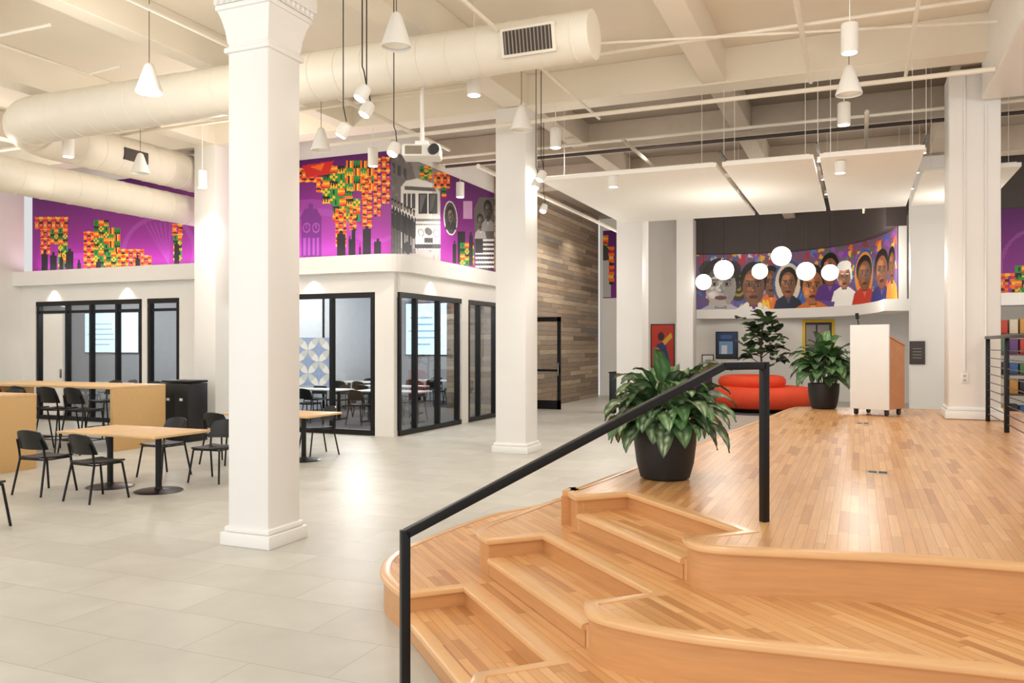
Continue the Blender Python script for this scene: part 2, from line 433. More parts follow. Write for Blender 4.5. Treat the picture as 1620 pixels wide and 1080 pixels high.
# ------------------------------------------------------------------ stage
n_ = (.7071, -.7071); a_ = (.7071, .7071); RE = .385
def off(p, k): return (p[0]+a_[0]*k, p[1]+a_[1]*k)
N3, W3 = (-.83, 4.32), (-1.73, 5.22)
N2, W2 = (-1.20, 3.79), (-2.17, 4.76)
N1, W1 = (-1.57, 3.32), (-2.48, 4.23)
tiers = [
 (.23, smooth([(-1.9, 7.7), (-2.5, 7.3), (-2.85, 6.7), (-2.98, 6.1), (-3.03, 5.3), (-2.98, 4.88), (-2.83, 4.57), (-2.66, 4.38), W1]), W1, N1,
  smooth([N1, (-1.54, 3.22), (-1.46, 3.13), (-1.25, 3.06), (-.97, 3.02), (-.5, 3.0), (.2, 3.02), (2, 3.08), (5, 3.1)]), [(5, 8), (-1, 8)], STAGEB),
 (.46, smooth([(-1.3, 8.2), (-1.75, 7.8), (-2.05, 7.1), (-2.2, 6.4), (-2.33, 5.4), (-2.36, 5.1), (-2.3, 4.9), W2]), W2, N2,
  smooth([N2, (-1.17, 3.7), (-1.09, 3.61), (-.869, 3.55), (-.589, 3.53), (-.139, 3.566), (.573, 3.63), (2, 3.7), (5, 3.75)]), [(5, 8.5), (-1, 8.5)], STAGEB),
 (.69, smooth([(5, 14.35), (1.2, 14.35), (-.3, 14.33), (-.8, 14.15), (-1.0, 13.7), (-1.2, 11.6), (-1.5, 8.6), (-1.8, 5.7), (-1.84, 5.5), (-1.82, 5.34), W3]), W3, N3,
  smooth([N3, (-.80, 4.24), (-.73, 4.184), (-.63, 4.172), (-.516, 4.194), (-.165, 4.27), (.253, 4.35), (.8, 4.39), (2, 4.45), (5, 4.5)]), [], STAGEA)]
stage = thing('wooden_stage', 'curved tiered wooden stage with maple edges filling the right foreground', 'stage', (-.5, 7, 0))
def far(p, q, r=.085): return math.hypot(p[0]-q[0], p[1]-q[1]) > r
for z, left, Wp, Np, right, closing, pm in tiers:
    fpath = [p for p in left if far(p, Wp, .11)]+[Wp, off(Wp, RE), off(Np, RE), Np]+[p for p in right if far(p, Np, .09)]
    MB().prism(fpath+closing, z-.012, z).build('deck', pm, stage, world=True, smooth=0)
    MB().sweep(fpath, [(0, 0 if z < .3 else z-.245), (0, z-.03), (-.03, z-.03), (-.03, 0 if z < .3 else z-.245)]).build('riser', MAPLE, stage, world=True)
    MB().sweep(fpath, [(-.045, z-.03), (.014, z-.034), (.022, z-.026), (.024, z-.014), (.02, z-.002), (.01, z+.004), (-.045, z+.004)]).build('nosing', MAPLEN, stage, world=True)
    zs = z-.115
    L_ = math.hypot(Wp[0]-Np[0], Wp[1]-Np[1]); cx, cy = off(((Wp[0]+Np[0])/2, (Wp[1]+Np[1])/2), RE/2+.005)
    sb = z-.229
    st = MB().box((cx, cy, (zs+sb)/2), (L_-.002, RE+.008, zs-sb), -PI/4).build('step', STAGEB, stage, world=True, smooth=0)
    e0 = (Wp[0]+n_[0]*.03, Wp[1]+n_[1]*.03); e1 = (Np[0]-n_[0]*.03, Np[1]-n_[1]*.03)
    MB().sweep([e0, e1], [(-.05, zs-.01), (.003, zs-.03), (.012, zs-.035), (.022, zs-.026), (.024, zs-.014), (.02, zs-.002), (.01, zs+.004), (-.05, zs+.004)]).build('step_nosing', MAPLEN, st, world=True)
    MB().sweep([e0, e1], [(.001, zs-.113), (.001, zs-.034), (.006, zs-.034), (.006, zs-.113)]).build('step_riser', MAPLE, st, world=True)
# side and back skirt of the stage down to the floor
MB().sweep(tiers[2][1], [(-.03, 0), (-.03, .66), (-.05, .66), (-.05, 0)]).build('skirt', MAPLE, stage, world=True)
for i, (px, py, lb) in enumerate(((1388, 748, 'small steel floor outlet plate in the middle of the stage boards'), (1365, 670, 'small steel floor outlet plate in front of the lectern'))):
    x, y = G(px, py, .69)
    t = thing('floor_outlet', lb, 'floor outlet', (x, y, .69))
    MB().box((0, 0, .003), (.17, .12, .006), 0, .002).build('cover_plate', CHROME, t)
    MB().box((-.035, 0, .008), (.06, .08, .004)).build('flap', BLKP, t); MB().box((.04, 0, .008), (.06, .08, .004)).build('flap', BLKP, t)

# handrail
def CW(xc, d, z): x, y = C2W(xc, d); return Vector((x, y, z))
pA = CW(-.50, 3.84, 0); pB = CW(1.44, 4.69, .69); dirv = (pB-pA); dirv.z = 0; dirv.normalize()
hr = thing('handrail', 'black square steel handrail rising beside the stage steps', 'handrail', pA)
ang = math.atan2(dirv.y, dirv.x); S = .043
zA, zB = .815, 1.58; K = pB-dirv*.29
def bar(p, q, name):
    p = Vector(p); q = Vector(q); v = q-p; L = v.length
    rot = Matrix.Translation((p+q)/2) @ v.to_track_quat('X', 'Z').to_matrix().to_4x4()
    return MB().box((0, 0, 0), (L, S, S), 0, .004, rot).build(name, BLK, hr, world=True)
MB().box((pA.x, pA.y, (zA+.02)/2), (S, S, zA+.02), ang, .004).build('post', BLK, hr, world=True)
MB().box((pB.x, pB.y, (.69+zB+.022)/2), (S, S, zB+.022-.69), ang, .004).build('post', BLK, hr, world=True)
bar((pA.x, pA.y, zA), (K.x, K.y, zB), 'sloping_rail'); bar((K.x, K.y, zB), (pB.x, pB.y, zB), 'top_rail')

# cable railing on stage right
cr = thing('cable_railing', 'black railing with thin horizontal cables at the right edge of the stage', 'railing', (1.56, 11.0, .692))
for y in (12.4, 10.9, 9.4):
    MB().box((0, y-11.0, .54), (.05, .05, 1.08), 0, .004).build('post', BLK, cr)
MB().box((0, -.1, 1.1), (.06, 3.1, .04), 0, .004).build('top_rail', BLK, cr)
for k in range(9):
    MB().tube([(0, 1.4, .1+k*.105), (0, -1.6, .1+k*.105)], .006, 6).build('cable', BLK, cr)

# ------------------------------------------------------------------ plants
def leafset(n, R, zc, Rz, ln, wd, droop, name, parent, seed, pale=.8, base=(56, 98, 48), silver=(206, 216, 180), up=.2, tree=None, blunt=.72):
    rnd = random.Random(seed); verts = []; faces = []; cols = []
    for i in range(n):
        if tree is None:
            az = i*2.39996+rnd.uniform(-.3, .3); el = math.asin(min(.97, max(-.35, -.35+1.3*((i+.5)/n)+rnd.uniform(-.12, .12))))
            out = Vector((math.cos(az)*math.cos(el), math.sin(az)*math.cos(el), math.sin(el)))
            q = rnd.uniform(.35, 1.0)
            p = Vector((out.x*R*q, out.y*R*q, zc+out.z*Rz*q))
            dirn = (out+Vector((0, 0, up))).normalized()
        else:
            p = tree[i % len(tree)]+Vector((rnd.gauss(0, .08), rnd.gauss(0, .08), rnd.gauss(0, .08)))
            az = rnd.uniform(0, 2*PI); dirn = Vector((math.cos(az), math.sin(az), rnd.uniform(-.1, .9))).normalized()
        L = ln*rnd.uniform(.7, 1.25); Wd = wd*rnd.uniform(.8, 1.15)
        side = dirn.cross(Vector((0, 0, 1)))
        side = side.normalized() if side.length > .05 else Vector((1, 0, 0))
        b0 = len(verts); nl = 9; shade = rnd.uniform(.6, 1.2); pl = pale*rnd.uniform(.3, 1.2)
        side = (side+Vector((rnd.uniform(-.3, .3), rnd.uniform(-.3, .3), rnd.uniform(-.35, .35)))).normalized()
        pos = p.copy(); dd = dirn.copy()
        for j in range(nl+1):
            t = j/nl; wj = Wd*(math.sin(PI*min(1, t**blunt))**.8 if 0 < t < 1 else .02)
            nrm = side.cross(dd).normalized()
            for k in range(-3, 4):
                f = k/3
                verts.append(pos+side*f*wj/2+nrm*(abs(f)*wj*.14+.006*math.sin(j*2.3+k)))
                amt = pl*(1.0 if abs(k) == 1 else (.35 if abs(k) == 2 else .25))*(1 if 0.08 < t < .9 else .2)*(.65+.35*math.sin(j*2.6+i+k))
                if abs(k) == 3: amt = .12*pl
                amt = max(0, min(.92, amt))
                c = [(base[q2]*shade*(1-amt)+silver[q2]*amt) for q2 in range(3)]
                cols.append((*lin([min(255, v) for v in c]), 1))
            pos = pos+dd*(L/nl); dd = (dd+Vector((0, 0, -droop*(.25+t)*.9/nl*2))).normalized()
        for j in range(nl):
            for k in range(6):
                a = b0+j*7+k; faces.append((a, a+1, a+8, a+7))
    me = bpy.data.meshes.new(name); me.from_pydata(verts, [], faces)
    ca = me.color_attributes.new('Col', 'FLOAT_COLOR', 'POINT'); ca.data.foreach_set('color', np.array(cols, dtype=np.float32).ravel())
    me.materials.append(LEAFM); me.polygons.foreach_set('use_smooth', [True]*len(faces)); me.update()
    o = bpy.data.objects.new(name, me); COL.objects.link(o); o.parent = parent; return o

def pot_plant(loc, label, seed, n, R=.28, zc=.48, Rz=.24, ln=.33, wd=.165, pale=1.0):
    t = thing('potted_plant', label, 'plant', loc)
    p_ = MB().lathe([(.165, 0), (.185, .01), (.215, .12), (.232, .26), (.236, .36), (.236, .395), (.222, .397), (.212, .35), (.2, .34)], n=36).build('pot', POTM, t)
    MB().lathe([(.2, .33), (.2, .355)], n=24).build('soil', SOIL, p_)
    s_ = MB(); r2 = random.Random(seed)
    for k in range(14):
        a = k*2.4; r = r2.uniform(.02, .1); s_.tube([(r*math.cos(a), r*math.sin(a), .35), (r*1.5*math.cos(a), r*1.5*math.sin(a), .5), (r*2.4*math.cos(a), r*2.4*math.sin(a), .6)], .008, 6)
    s_.build('stems', STEM, t)
    leafset(n, R, zc, Rz, ln, wd, 1.7, 'foliage', t, seed, up=.18, pale=pale)
    return t
x, y = G(1052, 756, .69)
pot_plant((x, y, .694), 'big leafy plant in round black pot on the stage, nearest the viewer', 3, 105)
x, y = G(1303, 646, .69)
pot_plant((x, y, .694), 'leafy plant in black pot on the stage beside the white lectern', 5, 95, .27, .62, .36, .36, .19, .6)
x, y = D(1205, 23.3)
t = thing('fiddle_leaf_tree', 'tall broad-leaved indoor tree behind the orange-red round sofa', 'plant', (x, y, 0))
MB().lathe([(.2, 0), (.26, .45), (.24, .45), (.23, .4)], n=24).build('pot', POTM, t)
tips = []
tr = MB().tube([(0, 0, .38), (.02, 0, .9), (-.02, .02, 1.4), (0, 0, 1.9), (.05, 0, 2.45)], [.035, .03, .026, .02, .012], 8)
for k in range(12):
    a = k*2.4; z0 = 1.0+k*.11; e = Vector((.5*math.cos(a)*(1-.03*k), .5*math.sin(a)*(1-.03*k), z0+.25))
    tr.tube([(0, 0, z0), e*.6+Vector((0, 0, z0*.4)), e], [.016, .012, .008], 6); tips += [e, e*.75+Vector((0, 0, z0*.25))]
tr.build('trunk', BARK, t); tips.append(Vector((.05, 0, 2.4)))
leafset(95, .5, 1.5, .6, .38, .32, .5, 'foliage', t, 9, pale=.12, base=(64, 90, 52), tree=tips, blunt=1.25)

# ------------------------------------------------------------------ lectern
x, y = G(1388, 656, .69)
t = thing('lectern', 'rolling lectern with tall white front panel and tan wood sides on stage', 'lectern', (x, y, .693), math.radians(-26))
MB().box((0, -.24, .69), (.56, .03, 1.2), 0, .004).build('front_panel', WTOP, t)
b = MB()
for sx in (-1, 1):
    vs = [(-.22, .1), (.24, .1), (.24, .98), (-.22, 1.1)]
    A = [b.bm.verts.new((sx*.27-.012, yy, zz)) for yy, zz in vs]; B = [b.bm.verts.new((sx*.27+.012, yy, zz)) for yy, zz in vs]
    b.bm.faces.new(A[::-1]); b.bm.faces.new(B)
    for k in range(4): b.bm.faces.new((A[k], A[(k+1) % 4], B[(k+1) % 4], B[k]))
b.box((0, 0, .11), (.54, .46, .03)); b.build('cabinet_body', SIDEW, t)
MB().box((0, 0, 0), (.58, .5, .025), 0, .004, Matrix.Translation((0, .01, 1.06)) @ Matrix.Rotation(-.255, 4, 'X')).build('reading_top', SIDEW, t)
for sx in (-1, 1):
    for sy in (-1, 1):
        MB().tube([(sx*.22-.015, sy*.19, .045), (sx*.22+.015, sy*.19, .045)], .045, 14).box((sx*.22, sy*.19, .085), (.05, .06, .02)).build('caster', BLKP, t)
MB().tube([(-.2, -.1, 1.08), (-.22, -.12, 1.3), (-.22, -.15, 1.4)], .008, 6).tube([(-.22, -.15, 1.38), (-.22, -.17, 1.46)], .025, 8).build('microphone', BLKP, t)

# ------------------------------------------------------------------ dining furniture
def chair_kind(name, label, cat, sh, bt, splay, loc, rz=0, group=None, foot=False):
    t = thing(name, label, cat, loc, rz, group)
    def seatf(u, v):
        yy = -.2+.4*v; xx = .205*u*(1-.1*(1-v))*(1-.12*max(0, abs(2*v-1)-.6)); zz = sh+.012*u*u-.012*math.sin(PI*v)-.02*max(0, v-.8)*5*.3
        return (xx, yy, zz)
    MB().shell(seatf, 8, 8, .02).build('seat', BLKP, t)
    h0 = sh+.1
    def backf(u, v):
        xx = .21*u*(1-.18*v*v); zz = h0+(bt-h0)*v-.03*u*u*v; yy = -.2-.07*v+.055*u*u
        return (xx, yy, zz)
    MB().shell(backf, 10, 6, .016).build('backrest', BLKP, t)
    for sx in (-1, 1):
        MB().tube([(sx*(.19+splay), .2+splay, 0), (sx*.185, .17, sh-.015), (sx*.17, .1, sh-.018)], .0125, 8).build('leg', BLK, t)
        MB().tube([(sx*(.19+splay), -.22-splay, 0), (sx*.19, -.17, sh-.01), (sx*.19, -.185, sh+.1), (sx*.17, -.225, (h0+bt)/2)], .0125, 8).build('leg', BLK, t)
    MB().tube([(-.185, .165, sh-.02), (.185, .165, sh-.02)], .009, 6).tube([(-.185, -.165, sh-.02), (.185, -.165, sh-.02)], .009, 6).tube([(-.185, .165, sh-.02), (-.185, -.165, sh-.02)], .009, 6).tube([(.185, .165, sh-.02), (.185, -.165, sh-.02)], .009, 6).build('seat_frame', BLK, t)
    if foot:
        a = .19+splay*.7; z = sh*.3
        MB().tube([(-a, .2, z), (a, .2, z)], .009, 6).tube([(-a, -.21, z), (a, -.21, z)], .009, 6).tube([(-a, .2, z), (-a, -.21, z)], .009, 6).tube([(a, .2, z), (a, -.21, z)], .009, 6).build('footrest', BLK, t)
    return t
CG = 'black chairs around the plywood dining tables'
ch = chair_kind('dining_chair', 'black chair at the near left corner of the closer plywood table', 'chair', .42, .745, .03, (-8.62, 6.62, 0), 0.05, CG)
for (X, Y, rz, lb) in ((-7.72, 6.55, -.08, 'black chair on near side of closer plywood table, in front of its pedestals'),
                       (-7.42, 8.02, PI+.12, 'black chair on far right side of the closer plywood table'),
                       (-8.3, 8.05, PI-.05, 'black chair mostly hidden behind the far side of the closer table'),
                       (-8.42, 9.28, .05, 'black chair peeking out left of the nearest white column'),
                       (-7.72, 10.55, PI-.5, 'black chair by the table just right of the nearest white column'),
                       (-7.5, 5.0, .2, 'black chair cut off at the left edge of the photo')):
    dup(ch, (X, Y, 0), rz, lb)
def cafe_table(loc, label):
    t = thing('dining_table', label, 'table', loc, 0, 'square pedestal dining tables')
    MB().box((0, 0, .675), (.765, .84, .03), 0, .006).build('tabletop', PLY, t)
    MB().tube([(0, 0, .02), (0, 0, .66)], .035, 14).box((0, 0, .655), (.4, .4, .012)).build('pedestal', BLK, t)
    MB().lathe([(.26, 0), (.27, .006), (.25, .014), (.05, .03), (.04, .05)], n=32).build('base_plate', BLK, t)
    return t
ct = cafe_table((-8.27, 7.2, 0), 'plywood pedestal table, left half of the closer pushed-together pair')
dup(ct, (-7.5, 7.2, 0), 0, 'plywood pedestal table, right half of the closer pushed-together pair')
dup(ct, (-8.3, 9.95, 0), 0, 'plywood pedestal table hidden behind the nearest white column')
dup(ct, (-7.53, 9.95, 0), 0, 'plywood pedestal table showing just right of the nearest white column')
def high_table(x0, x1, y0, y1, label):
    t = thing('communal_table', label, 'table', ((x0+x1)/2, (y0+y1)/2, 0), 0, 'bar height communal tables')
    L = x1-x0; Wd = y1-y0
    MB().box((0, 0, 1.01), (L, Wd, .04), 0, .004).build('tabletop', PLY, t)
    for sx in (-1, 1):
        MB().box((sx*(L/2-.04), 0, .495), (.08, Wd-.01, .99), 0, .003).build('end_panel', PLYS, t)
    return t
high_table(-14.2, -10.9, 9.55, 10.62, 'long bar-height plywood communal table with black stools, farther one')
high_table(-13.6, -10.42, 6.75, 7.87, 'bar-height plywood communal table cut off at the left edge')
SG = 'black bar stools at the communal table'
st = chair_kind('bar_stool', 'black bar stool nearest the end panel of the farther communal table', 'stool', .68, 1.04, .05, (-11.25, 9.3, 0), 0, SG, True)
for k, (X, Y, rz, lb) in enumerate(((-11.85, 9.32, .05, 'second black bar stool from the end of the farther communal table'),
        (-12.45, 9.28, -.05, 'third black bar stool from the end of the farther communal table'),
        (-13.1, 9.3, .05, 'fourth black bar stool along the farther communal table'),
        (-11.7, 10.95, PI+.05, 'black bar stool on the far side of farther communal table, nearer its end panel'),
        (-12.7, 10.95, PI-.05, 'black bar stool on the far side of farther communal table, further left'),
        (-11.6, 8.2, PI+.1, 'black bar stool behind the communal table at the left edge'))):
    dup(st, (X, Y, 0), rz, lb)
# waste bin
x, y = -11.05, 11.2
t = thing('waste_bin', 'black double waste and recycling cabinet in front of white column', 'bin', (x, y, 0))
MB().box((0, 0, .51), (.62, .46, 1.02), 0, .01).build('body', BLKP, t)
MB().box((0, 0, 1.05), (.63, .47, .04), 0, .01).build('lid', BLK, t)
for sx in (-1, 1):
    d_ = MB().box((sx*.15, -.232, .43), (.297, .012, .8), 0, .002).build('door', BLKP, t)
    MB().box((sx*.15, -.24, .74), (.07, .004, .045)).build('label_sticker', WTOP, d_)

# ------------------------------------------------------------------ meeting room contents
wt = None; MG = 'white tables in the meeting room'
TBL = ((-9.3, 15.4), (-11.3, 15.4), (-10.4, 17.3), (-12.2, 18.9), (-10.9, 20.5), (-15.4, 15.4), (-18.2, 15.6))
for k, (X, Y) in enumerate(TBL):
    if wt is None:
        wt = thing('meeting_table', 'white-topped folding table inside the glass-walled meeting room', 'table', (X, Y, .012), 0, MG)
        MB().box((0, 0, .68), (1.6, .6, .03), 0, .006).build('tabletop', WTOP, wt)
        for sx in (-1, 1):
            MB().box((sx*.6, 0, .33), (.05, .06, .66)).box((sx*.6, 0, .03), (.05, .56, .04), 0, .005).build('leg', BLK, wt)
    else: dup(wt, (X, Y, .012), 0)
IG = 'black chairs inside the meeting rooms'
for (X, Y) in TBL:
    for dx in (-.5, .15):
        dup(ch, (X+dx, Y+.62, .012), PI+random.uniform(-.2, .2), 'black chair at a white table behind the meeting room glass', IG)
        dup(ch, (X+dx+.1, Y-.62, .012), random.uniform(-.2, .2), 'black chair at a white table behind the meeting room glass', IG)
def screen(x0, x1, z0, z1, Y, label):
    t = thing('wall_screen', label, 'screen', ((x0+x1)/2, Y, z0))
    L = x1-x0; H = z1-z0
    MB().box((0, 0, H/2), (L+.06, .03, H+.06), 0, .004).build('bezel', BLK, t)
    d_ = MB().box((0, -.018, H/2), (L, .006, H)).build('display', SCREEN, t)
    for k in range(5):
        MB().box((-L*.2+.1*(k % 2), -.0225, H*(.2+.13*k)), (L*(.35+.08*(k % 3)), .003, H*.03)).build('text_line', mat('screen_text', (150, 184, 208), emit=.8), d_)
x0, d_ = onY(133, 18.0); x1, _ = onY(217, 18.0); screen(x0, x1, 1.47, 2.65, 18.05, 'lit pale blue projection screen in the left meeting room')
x0, d_ = onY(655, 21.9); x1, _ = onY(724, 21.9); screen(x0-.3, x1, 1.4, 2.95, 21.95, 'lit pale blue projection screen in the corner meeting room')
for X, Y in ((-9.8, 15.2), (-9.6, 19.8), (-11.7, 17.5), (-15.5, 15.5), (-19.5, 15.5)):
    point((X, Y, 2.85), 130, (1, .98, .95), .15)

# ------------------------------------------------------------------ painted panels
class Cv:
    def __init__(s, u0, u1, v0, v1, cell, mp):
        s.u0, s.u1, s.v0, s.v1 = u0, u1, v0, v1
        s.W = max(2, int(round((u1-u0)/cell))); s.H = max(2, int(round((v1-v0)/cell)))
        uu = u0+(np.arange(s.W)+.5)*(u1-u0)/s.W; vv = v0+(np.arange(s.H)+.5)*(v1-v0)/s.H
        s.U, s.V = np.meshgrid(uu, vv); s.a = np.zeros((s.H, s.W, 3)); s.mp = mp
    def put(s, m, c, al=1.0): s.a[m] = s.a[m]*(1-al)+np.array(lin(c))*al
    def fill(s, ctop, cbot):
        t = ((s.V-s.v0)/(s.v1-s.v0))[..., None]; s.a = np.array(lin(cbot))*(1-t)+np.array(lin(ctop))*t
    def poly(s, pts, c, al=1.0):
        P = [s.mp(*p) for p in pts]
        us = [p[0] for p in P]; vs = [p[1] for p in P]
        i0 = max(0, int((min(us)-s.u0)/(s.u1-s.u0)*s.W)-1); i1 = min(s.W, int((max(us)-s.u0)/(s.u1-s.u0)*s.W)+2)
        j0 = max(0, int((min(vs)-s.v0)/(s.v1-s.v0)*s.H)-1); j1 = min(s.H, int((max(vs)-s.v0)/(s.v1-s.v0)*s.H)+2)
        if i1 <= i0 or j1 <= j0: return
        U = s.U[j0:j1, i0:i1]; V = s.V[j0:j1, i0:i1]
        m = np.zeros(U.shape, bool); n = len(P)
        for i in range(n):
            (x1, y1), (x2, y2) = P[i], P[(i+1) % n]
            if abs(y2-y1) < 1e-9: continue
            m ^= ((V < y1) != (V < y2)) & (U < (x2-x1)*(V-y1)/(y2-y1)+x1)
        A = s.a[j0:j1, i0:i1]; A[m] = A[m]*(1-al)+np.array(lin(c))*al
    def rect(s, x0, y0, x1, y1, c, al=1.0): s.poly([(x0, y0), (x1, y0), (x1, y1), (x0, y1)], c, al)
    def ell(s, x, y, rx, ry, c, al=1.0, ring=None):
        cu, cv = s.mp(x, y); ru = abs(s.mp(x+rx, y)[0]-s.mp(x-rx, y)[0])/2+1e-6; rv = abs(s.mp(x, y+ry)[1]-s.mp(x, y-ry)[1])/2+1e-6
        q = ((s.U-cu)/ru)**2+((s.V-cv)/rv)**2
        m = q < 1
        if ring: m &= q > (1-ring)**2
        s.put(m, c, al)
    def mesh(s, name, path, m, parent):
        P = [Vector((p[0], p[1], 0)) for p in path]; sl = [0]
        for a, b in zip(P, P[1:]): sl.append(sl[-1]+(b-a).length)
        verts = []
        cols = []
        for i in range(s.W+1):
            q = sl[-1]*i/s.W; k = 0
            while k < len(P)-2 and sl[k+1] < q: k += 1
            f = (q-sl[k])/(sl[k+1]-sl[k]); cols.append(P[k].lerp(P[k+1], f))
        o0 = org(parent)
        for j in range(s.H+1):
            z = s.v0+(s.v1-s.v0)*j/s.H
            for p in cols: verts.append((p.x-o0.x, p.y-o0.y, z-o0.z))
        faces = []; Wn = s.W+1
        for j in range(s.H):
            for i in range(s.W): faces.append((j*Wn+i, j*Wn+i+1, (j+1)*Wn+i+1, (j+1)*Wn+i))
        me = bpy.data.meshes.new(name); me.from_pydata(verts, [], faces)
        ca = me.color_attributes.new('Col', 'FLOAT_COLOR', 'CORNER')
        c4 = np.ones((s.H*s.W, 4, 4), np.float32); c4[:, :, :3] = s.a.reshape(-1, 1, 3)
        ca.data.foreach_set('color', c4.ravel()); me.materials.append(m); me.update()
        o = bpy.data.objects.new(name, me); COL.objects.link(o); o.parent = parent; return o
OR, GR, YE, BK, RD = (242, 110, 30), (40, 140, 56), (248, 190, 46), (22, 16, 22), (206, 36, 30)
PU, PL, PD = (124, 30, 128), (168, 82, 176), (86, 16, 96)
rk = random.Random(11)
def kente(cv, x0, y0, x1, y1, n, m, style):
    if style == 'stripe': m = int(m*2.5)
    for i in range(n):
        for j in range(m):
            a0 = x0+(x1-x0)*i/n; a1 = x0+(x1-x0)*(i+1)/n; b0 = y0+(y1-y0)*j/m; b1 = y0+(y1-y0)*(j+1)/m
            w_ = a1-a0; h_ = b1-b0
            if style == 'check':
                k = (i+2*j+(j//2)) % 4
                if k == 0:
                    cv.rect(a0, b0, a1, b1, GR); cv.rect(a0+w_*.4, b0+h_*.2, a0+w_*.6, b0+h_*.8, BK)
                elif k == 1:
                    for q in range(4): cv.rect(a0, b0+h_*q/4, a1, b0+h_*(q+1)/4, (OR, YE, OR, RD)[q])
                elif k == 2:
                    cv.rect(a0, b0, a1, b1, BK)
                    for p in range(3): cv.poly([(a0+w_*p/3, b1), (a0+w_*(p+1)/3, b1), (a0+w_*(p+.5)/3, b0+h_*.25)], (YE, GR)[j % 2])
                else:
                    for p in range(3):
                        for q in range(3): cv.rect(a0+w_*p/3, b0+h_*q/3, a0+w_*(p+1)/3, b0+h_*(q+1)/3, YE if (p+q) % 2 else GR)
            elif style == 'green':
                if (i+j) % 2:
                    cv.rect(a0, b0, a1, b1, GR)
                    for k in range(3): cv.poly([(a0+w_*k/3, b1), (a0+w_*(k+1)/3, b1), (a0+w_*(k+.5)/3, b0+h_*.3)], (BK, YE)[j % 2])
                else:
                    for k in range(4): cv.rect(a0+w_*k/4, b0, a0+w_*(k+1)/4, b1, (OR, BK, YE, OR)[k])
            else:
                c = [OR, RD, OR, YE, OR, BK][(j+(i % 2)*3) % 6]
                ins = w_*.16*(j % 2)
                cv.rect(a0+ins, b0, a1-ins, b1, c)
def towers(cv, lst, c=BK):
    for x0, x1, y0, y1 in lst:
        cv.rect(x0, y0, x1, y1, c); cv.rect(x0+(x1-x0)*.3, y0-5, x1-(x1-x0)*.3, y0, c)
def head(cv, x, y, rx, ry, skin, hair, shirt, bg=None, ringc=None):
    if bg: cv.ell(x, y, rx*1.7, ry*1.6, bg)
    if ringc: cv.ell(x, y, rx*1.8, ry*1.7, ringc, ring=.14)
    sk = lambda f: [max(0, min(255, int(v*f))) for v in skin]
    cv.poly([(x-rx*1.9, y+ry*2.1), (x-rx*1.5, y+ry*1.25), (x-rx*.4, y+ry*.8), (x+rx*.4, y+ry*.8), (x+rx*1.5, y+ry*1.25), (x+rx*1.9, y+ry*2.1)], shirt)
    cv.poly([(x-rx*.4, y+ry*.9), (x, y+ry*1.5), (x+rx*.4, y+ry*.9)], [min(255, v+60) for v in shirt], .6)
    cv.rect(x-rx*.35, y+ry*.6, x+rx*.35, y+ry*1.1, sk(.7))
    cv.ell(x, y-ry*.25, rx*1.12, ry*.95, hair); cv.ell(x, y+ry*.1, rx*.9, ry*.92, sk(.92))
    for k in range(16):      # brush strokes: light from upper left, shade to lower right
        u = rk.uniform(-.7, .7); v = rk.uniform(-.5, .8)
        if u*u+(v-.1)**2 > .6: continue
        cv.ell(x+u*rx, y+v*ry, rx*rk.uniform(.12, .3), ry*rk.uniform(.07, .2), sk(1.18-.42*(u+.4*v)+rk.uniform(-.12, .12)), .5)
    cv.ell(x+rx*.5, y+ry*.2, rx*.36, ry*.7, sk(.6), .45); cv.ell(x-rx*.3, y-ry*.38, rx*.4, ry*.2, sk(1.45), .55)
    for sx in (-1, 1):
        cv.ell(x+sx*rx*.36, y-ry*.03, rx*.27, ry*.13, sk(.5), .7); cv.ell(x+sx*rx*.36, y-ry*.02, rx*.15, ry*.05, (206, 196, 188)); cv.ell(x+sx*rx*.36, y-ry*.02, rx*.09, ry*.07, BK)
        cv.rect(x+sx*rx*.36-rx*.26, y-ry*.24, x+sx*rx*.36+rx*.26, y-ry*.17, hair, .85)
    cv.poly([(x-rx*.02, y), (x-rx*.2, y+ry*.36), (x+rx*.2, y+ry*.38), (x+rx*.1, y)], sk(.62), .8); cv.ell(x-rx*.06, y+ry*.26, rx*.09, ry*.08, sk(1.35), .7)
    cv.ell(x, y+ry*.6, rx*.36, ry*.1, [int(skin[0]*.6), int(skin[1]*.4), int(skin[2]*.42)]); cv.rect(x-rx*.3, y+ry*.585, x+rx*.3, y+ry*.61, sk(.25))

# front mural (long run over the glass fronts)
YM = 13.36
def mF(px, py):
    X, d = onY(px, YM); return (X, ZD(py, d))
cv = Cv(XL+.01, -8.11, 3.36, 5.35, .014, mF)
cv.fill(PD, (166, 44, 158))
for c in ((250, 400, 60), (120, 470, 70), (500, 420, 90), (595, 330, 55)):
    cv.ell(c[0], c[1], c[2], c[2], PL, .45, ring=.12)
cv.ell(485, 375, 70, 60, PL, .35)
# left bay
kente(cv, 55, 343, 108, 362, 8, 2, 'stripe'); kente(cv, 64, 362, 80, 402, 3, 7, 'stripe'); kente(cv, 92, 360, 107, 424, 2, 7, 'check'); kente(cv, 80, 362, 92, 386, 2, 3, 'check')
kente(cv, 132, 366, 149, 428, 3, 9, 'stripe'); kente(cv, 148, 348, 172, 432, 3, 9, 'check'); kente(cv, 172, 360, 190, 402, 2, 4, 'green'); kente(cv, 168, 398, 200, 430, 4, 4, 'check'); kente(cv, 186, 394, 228, 432, 7, 6, 'stripe'); kente(cv, 272, 354, 289, 372, 2, 3, 'stripe'); kente(cv, 274, 372, 288, 412, 2, 5, 'check'); kente(cv, 222, 404, 240, 420, 3, 3, 'stripe')
towers(cv, [(66, 76, 402, 436), (79, 90, 404, 436), (94, 100, 408, 436), (104, 116, 398, 436), (122, 128, 416, 436), (152, 160, 414, 436), (214, 222, 408, 436), (276, 284, 386, 436)])
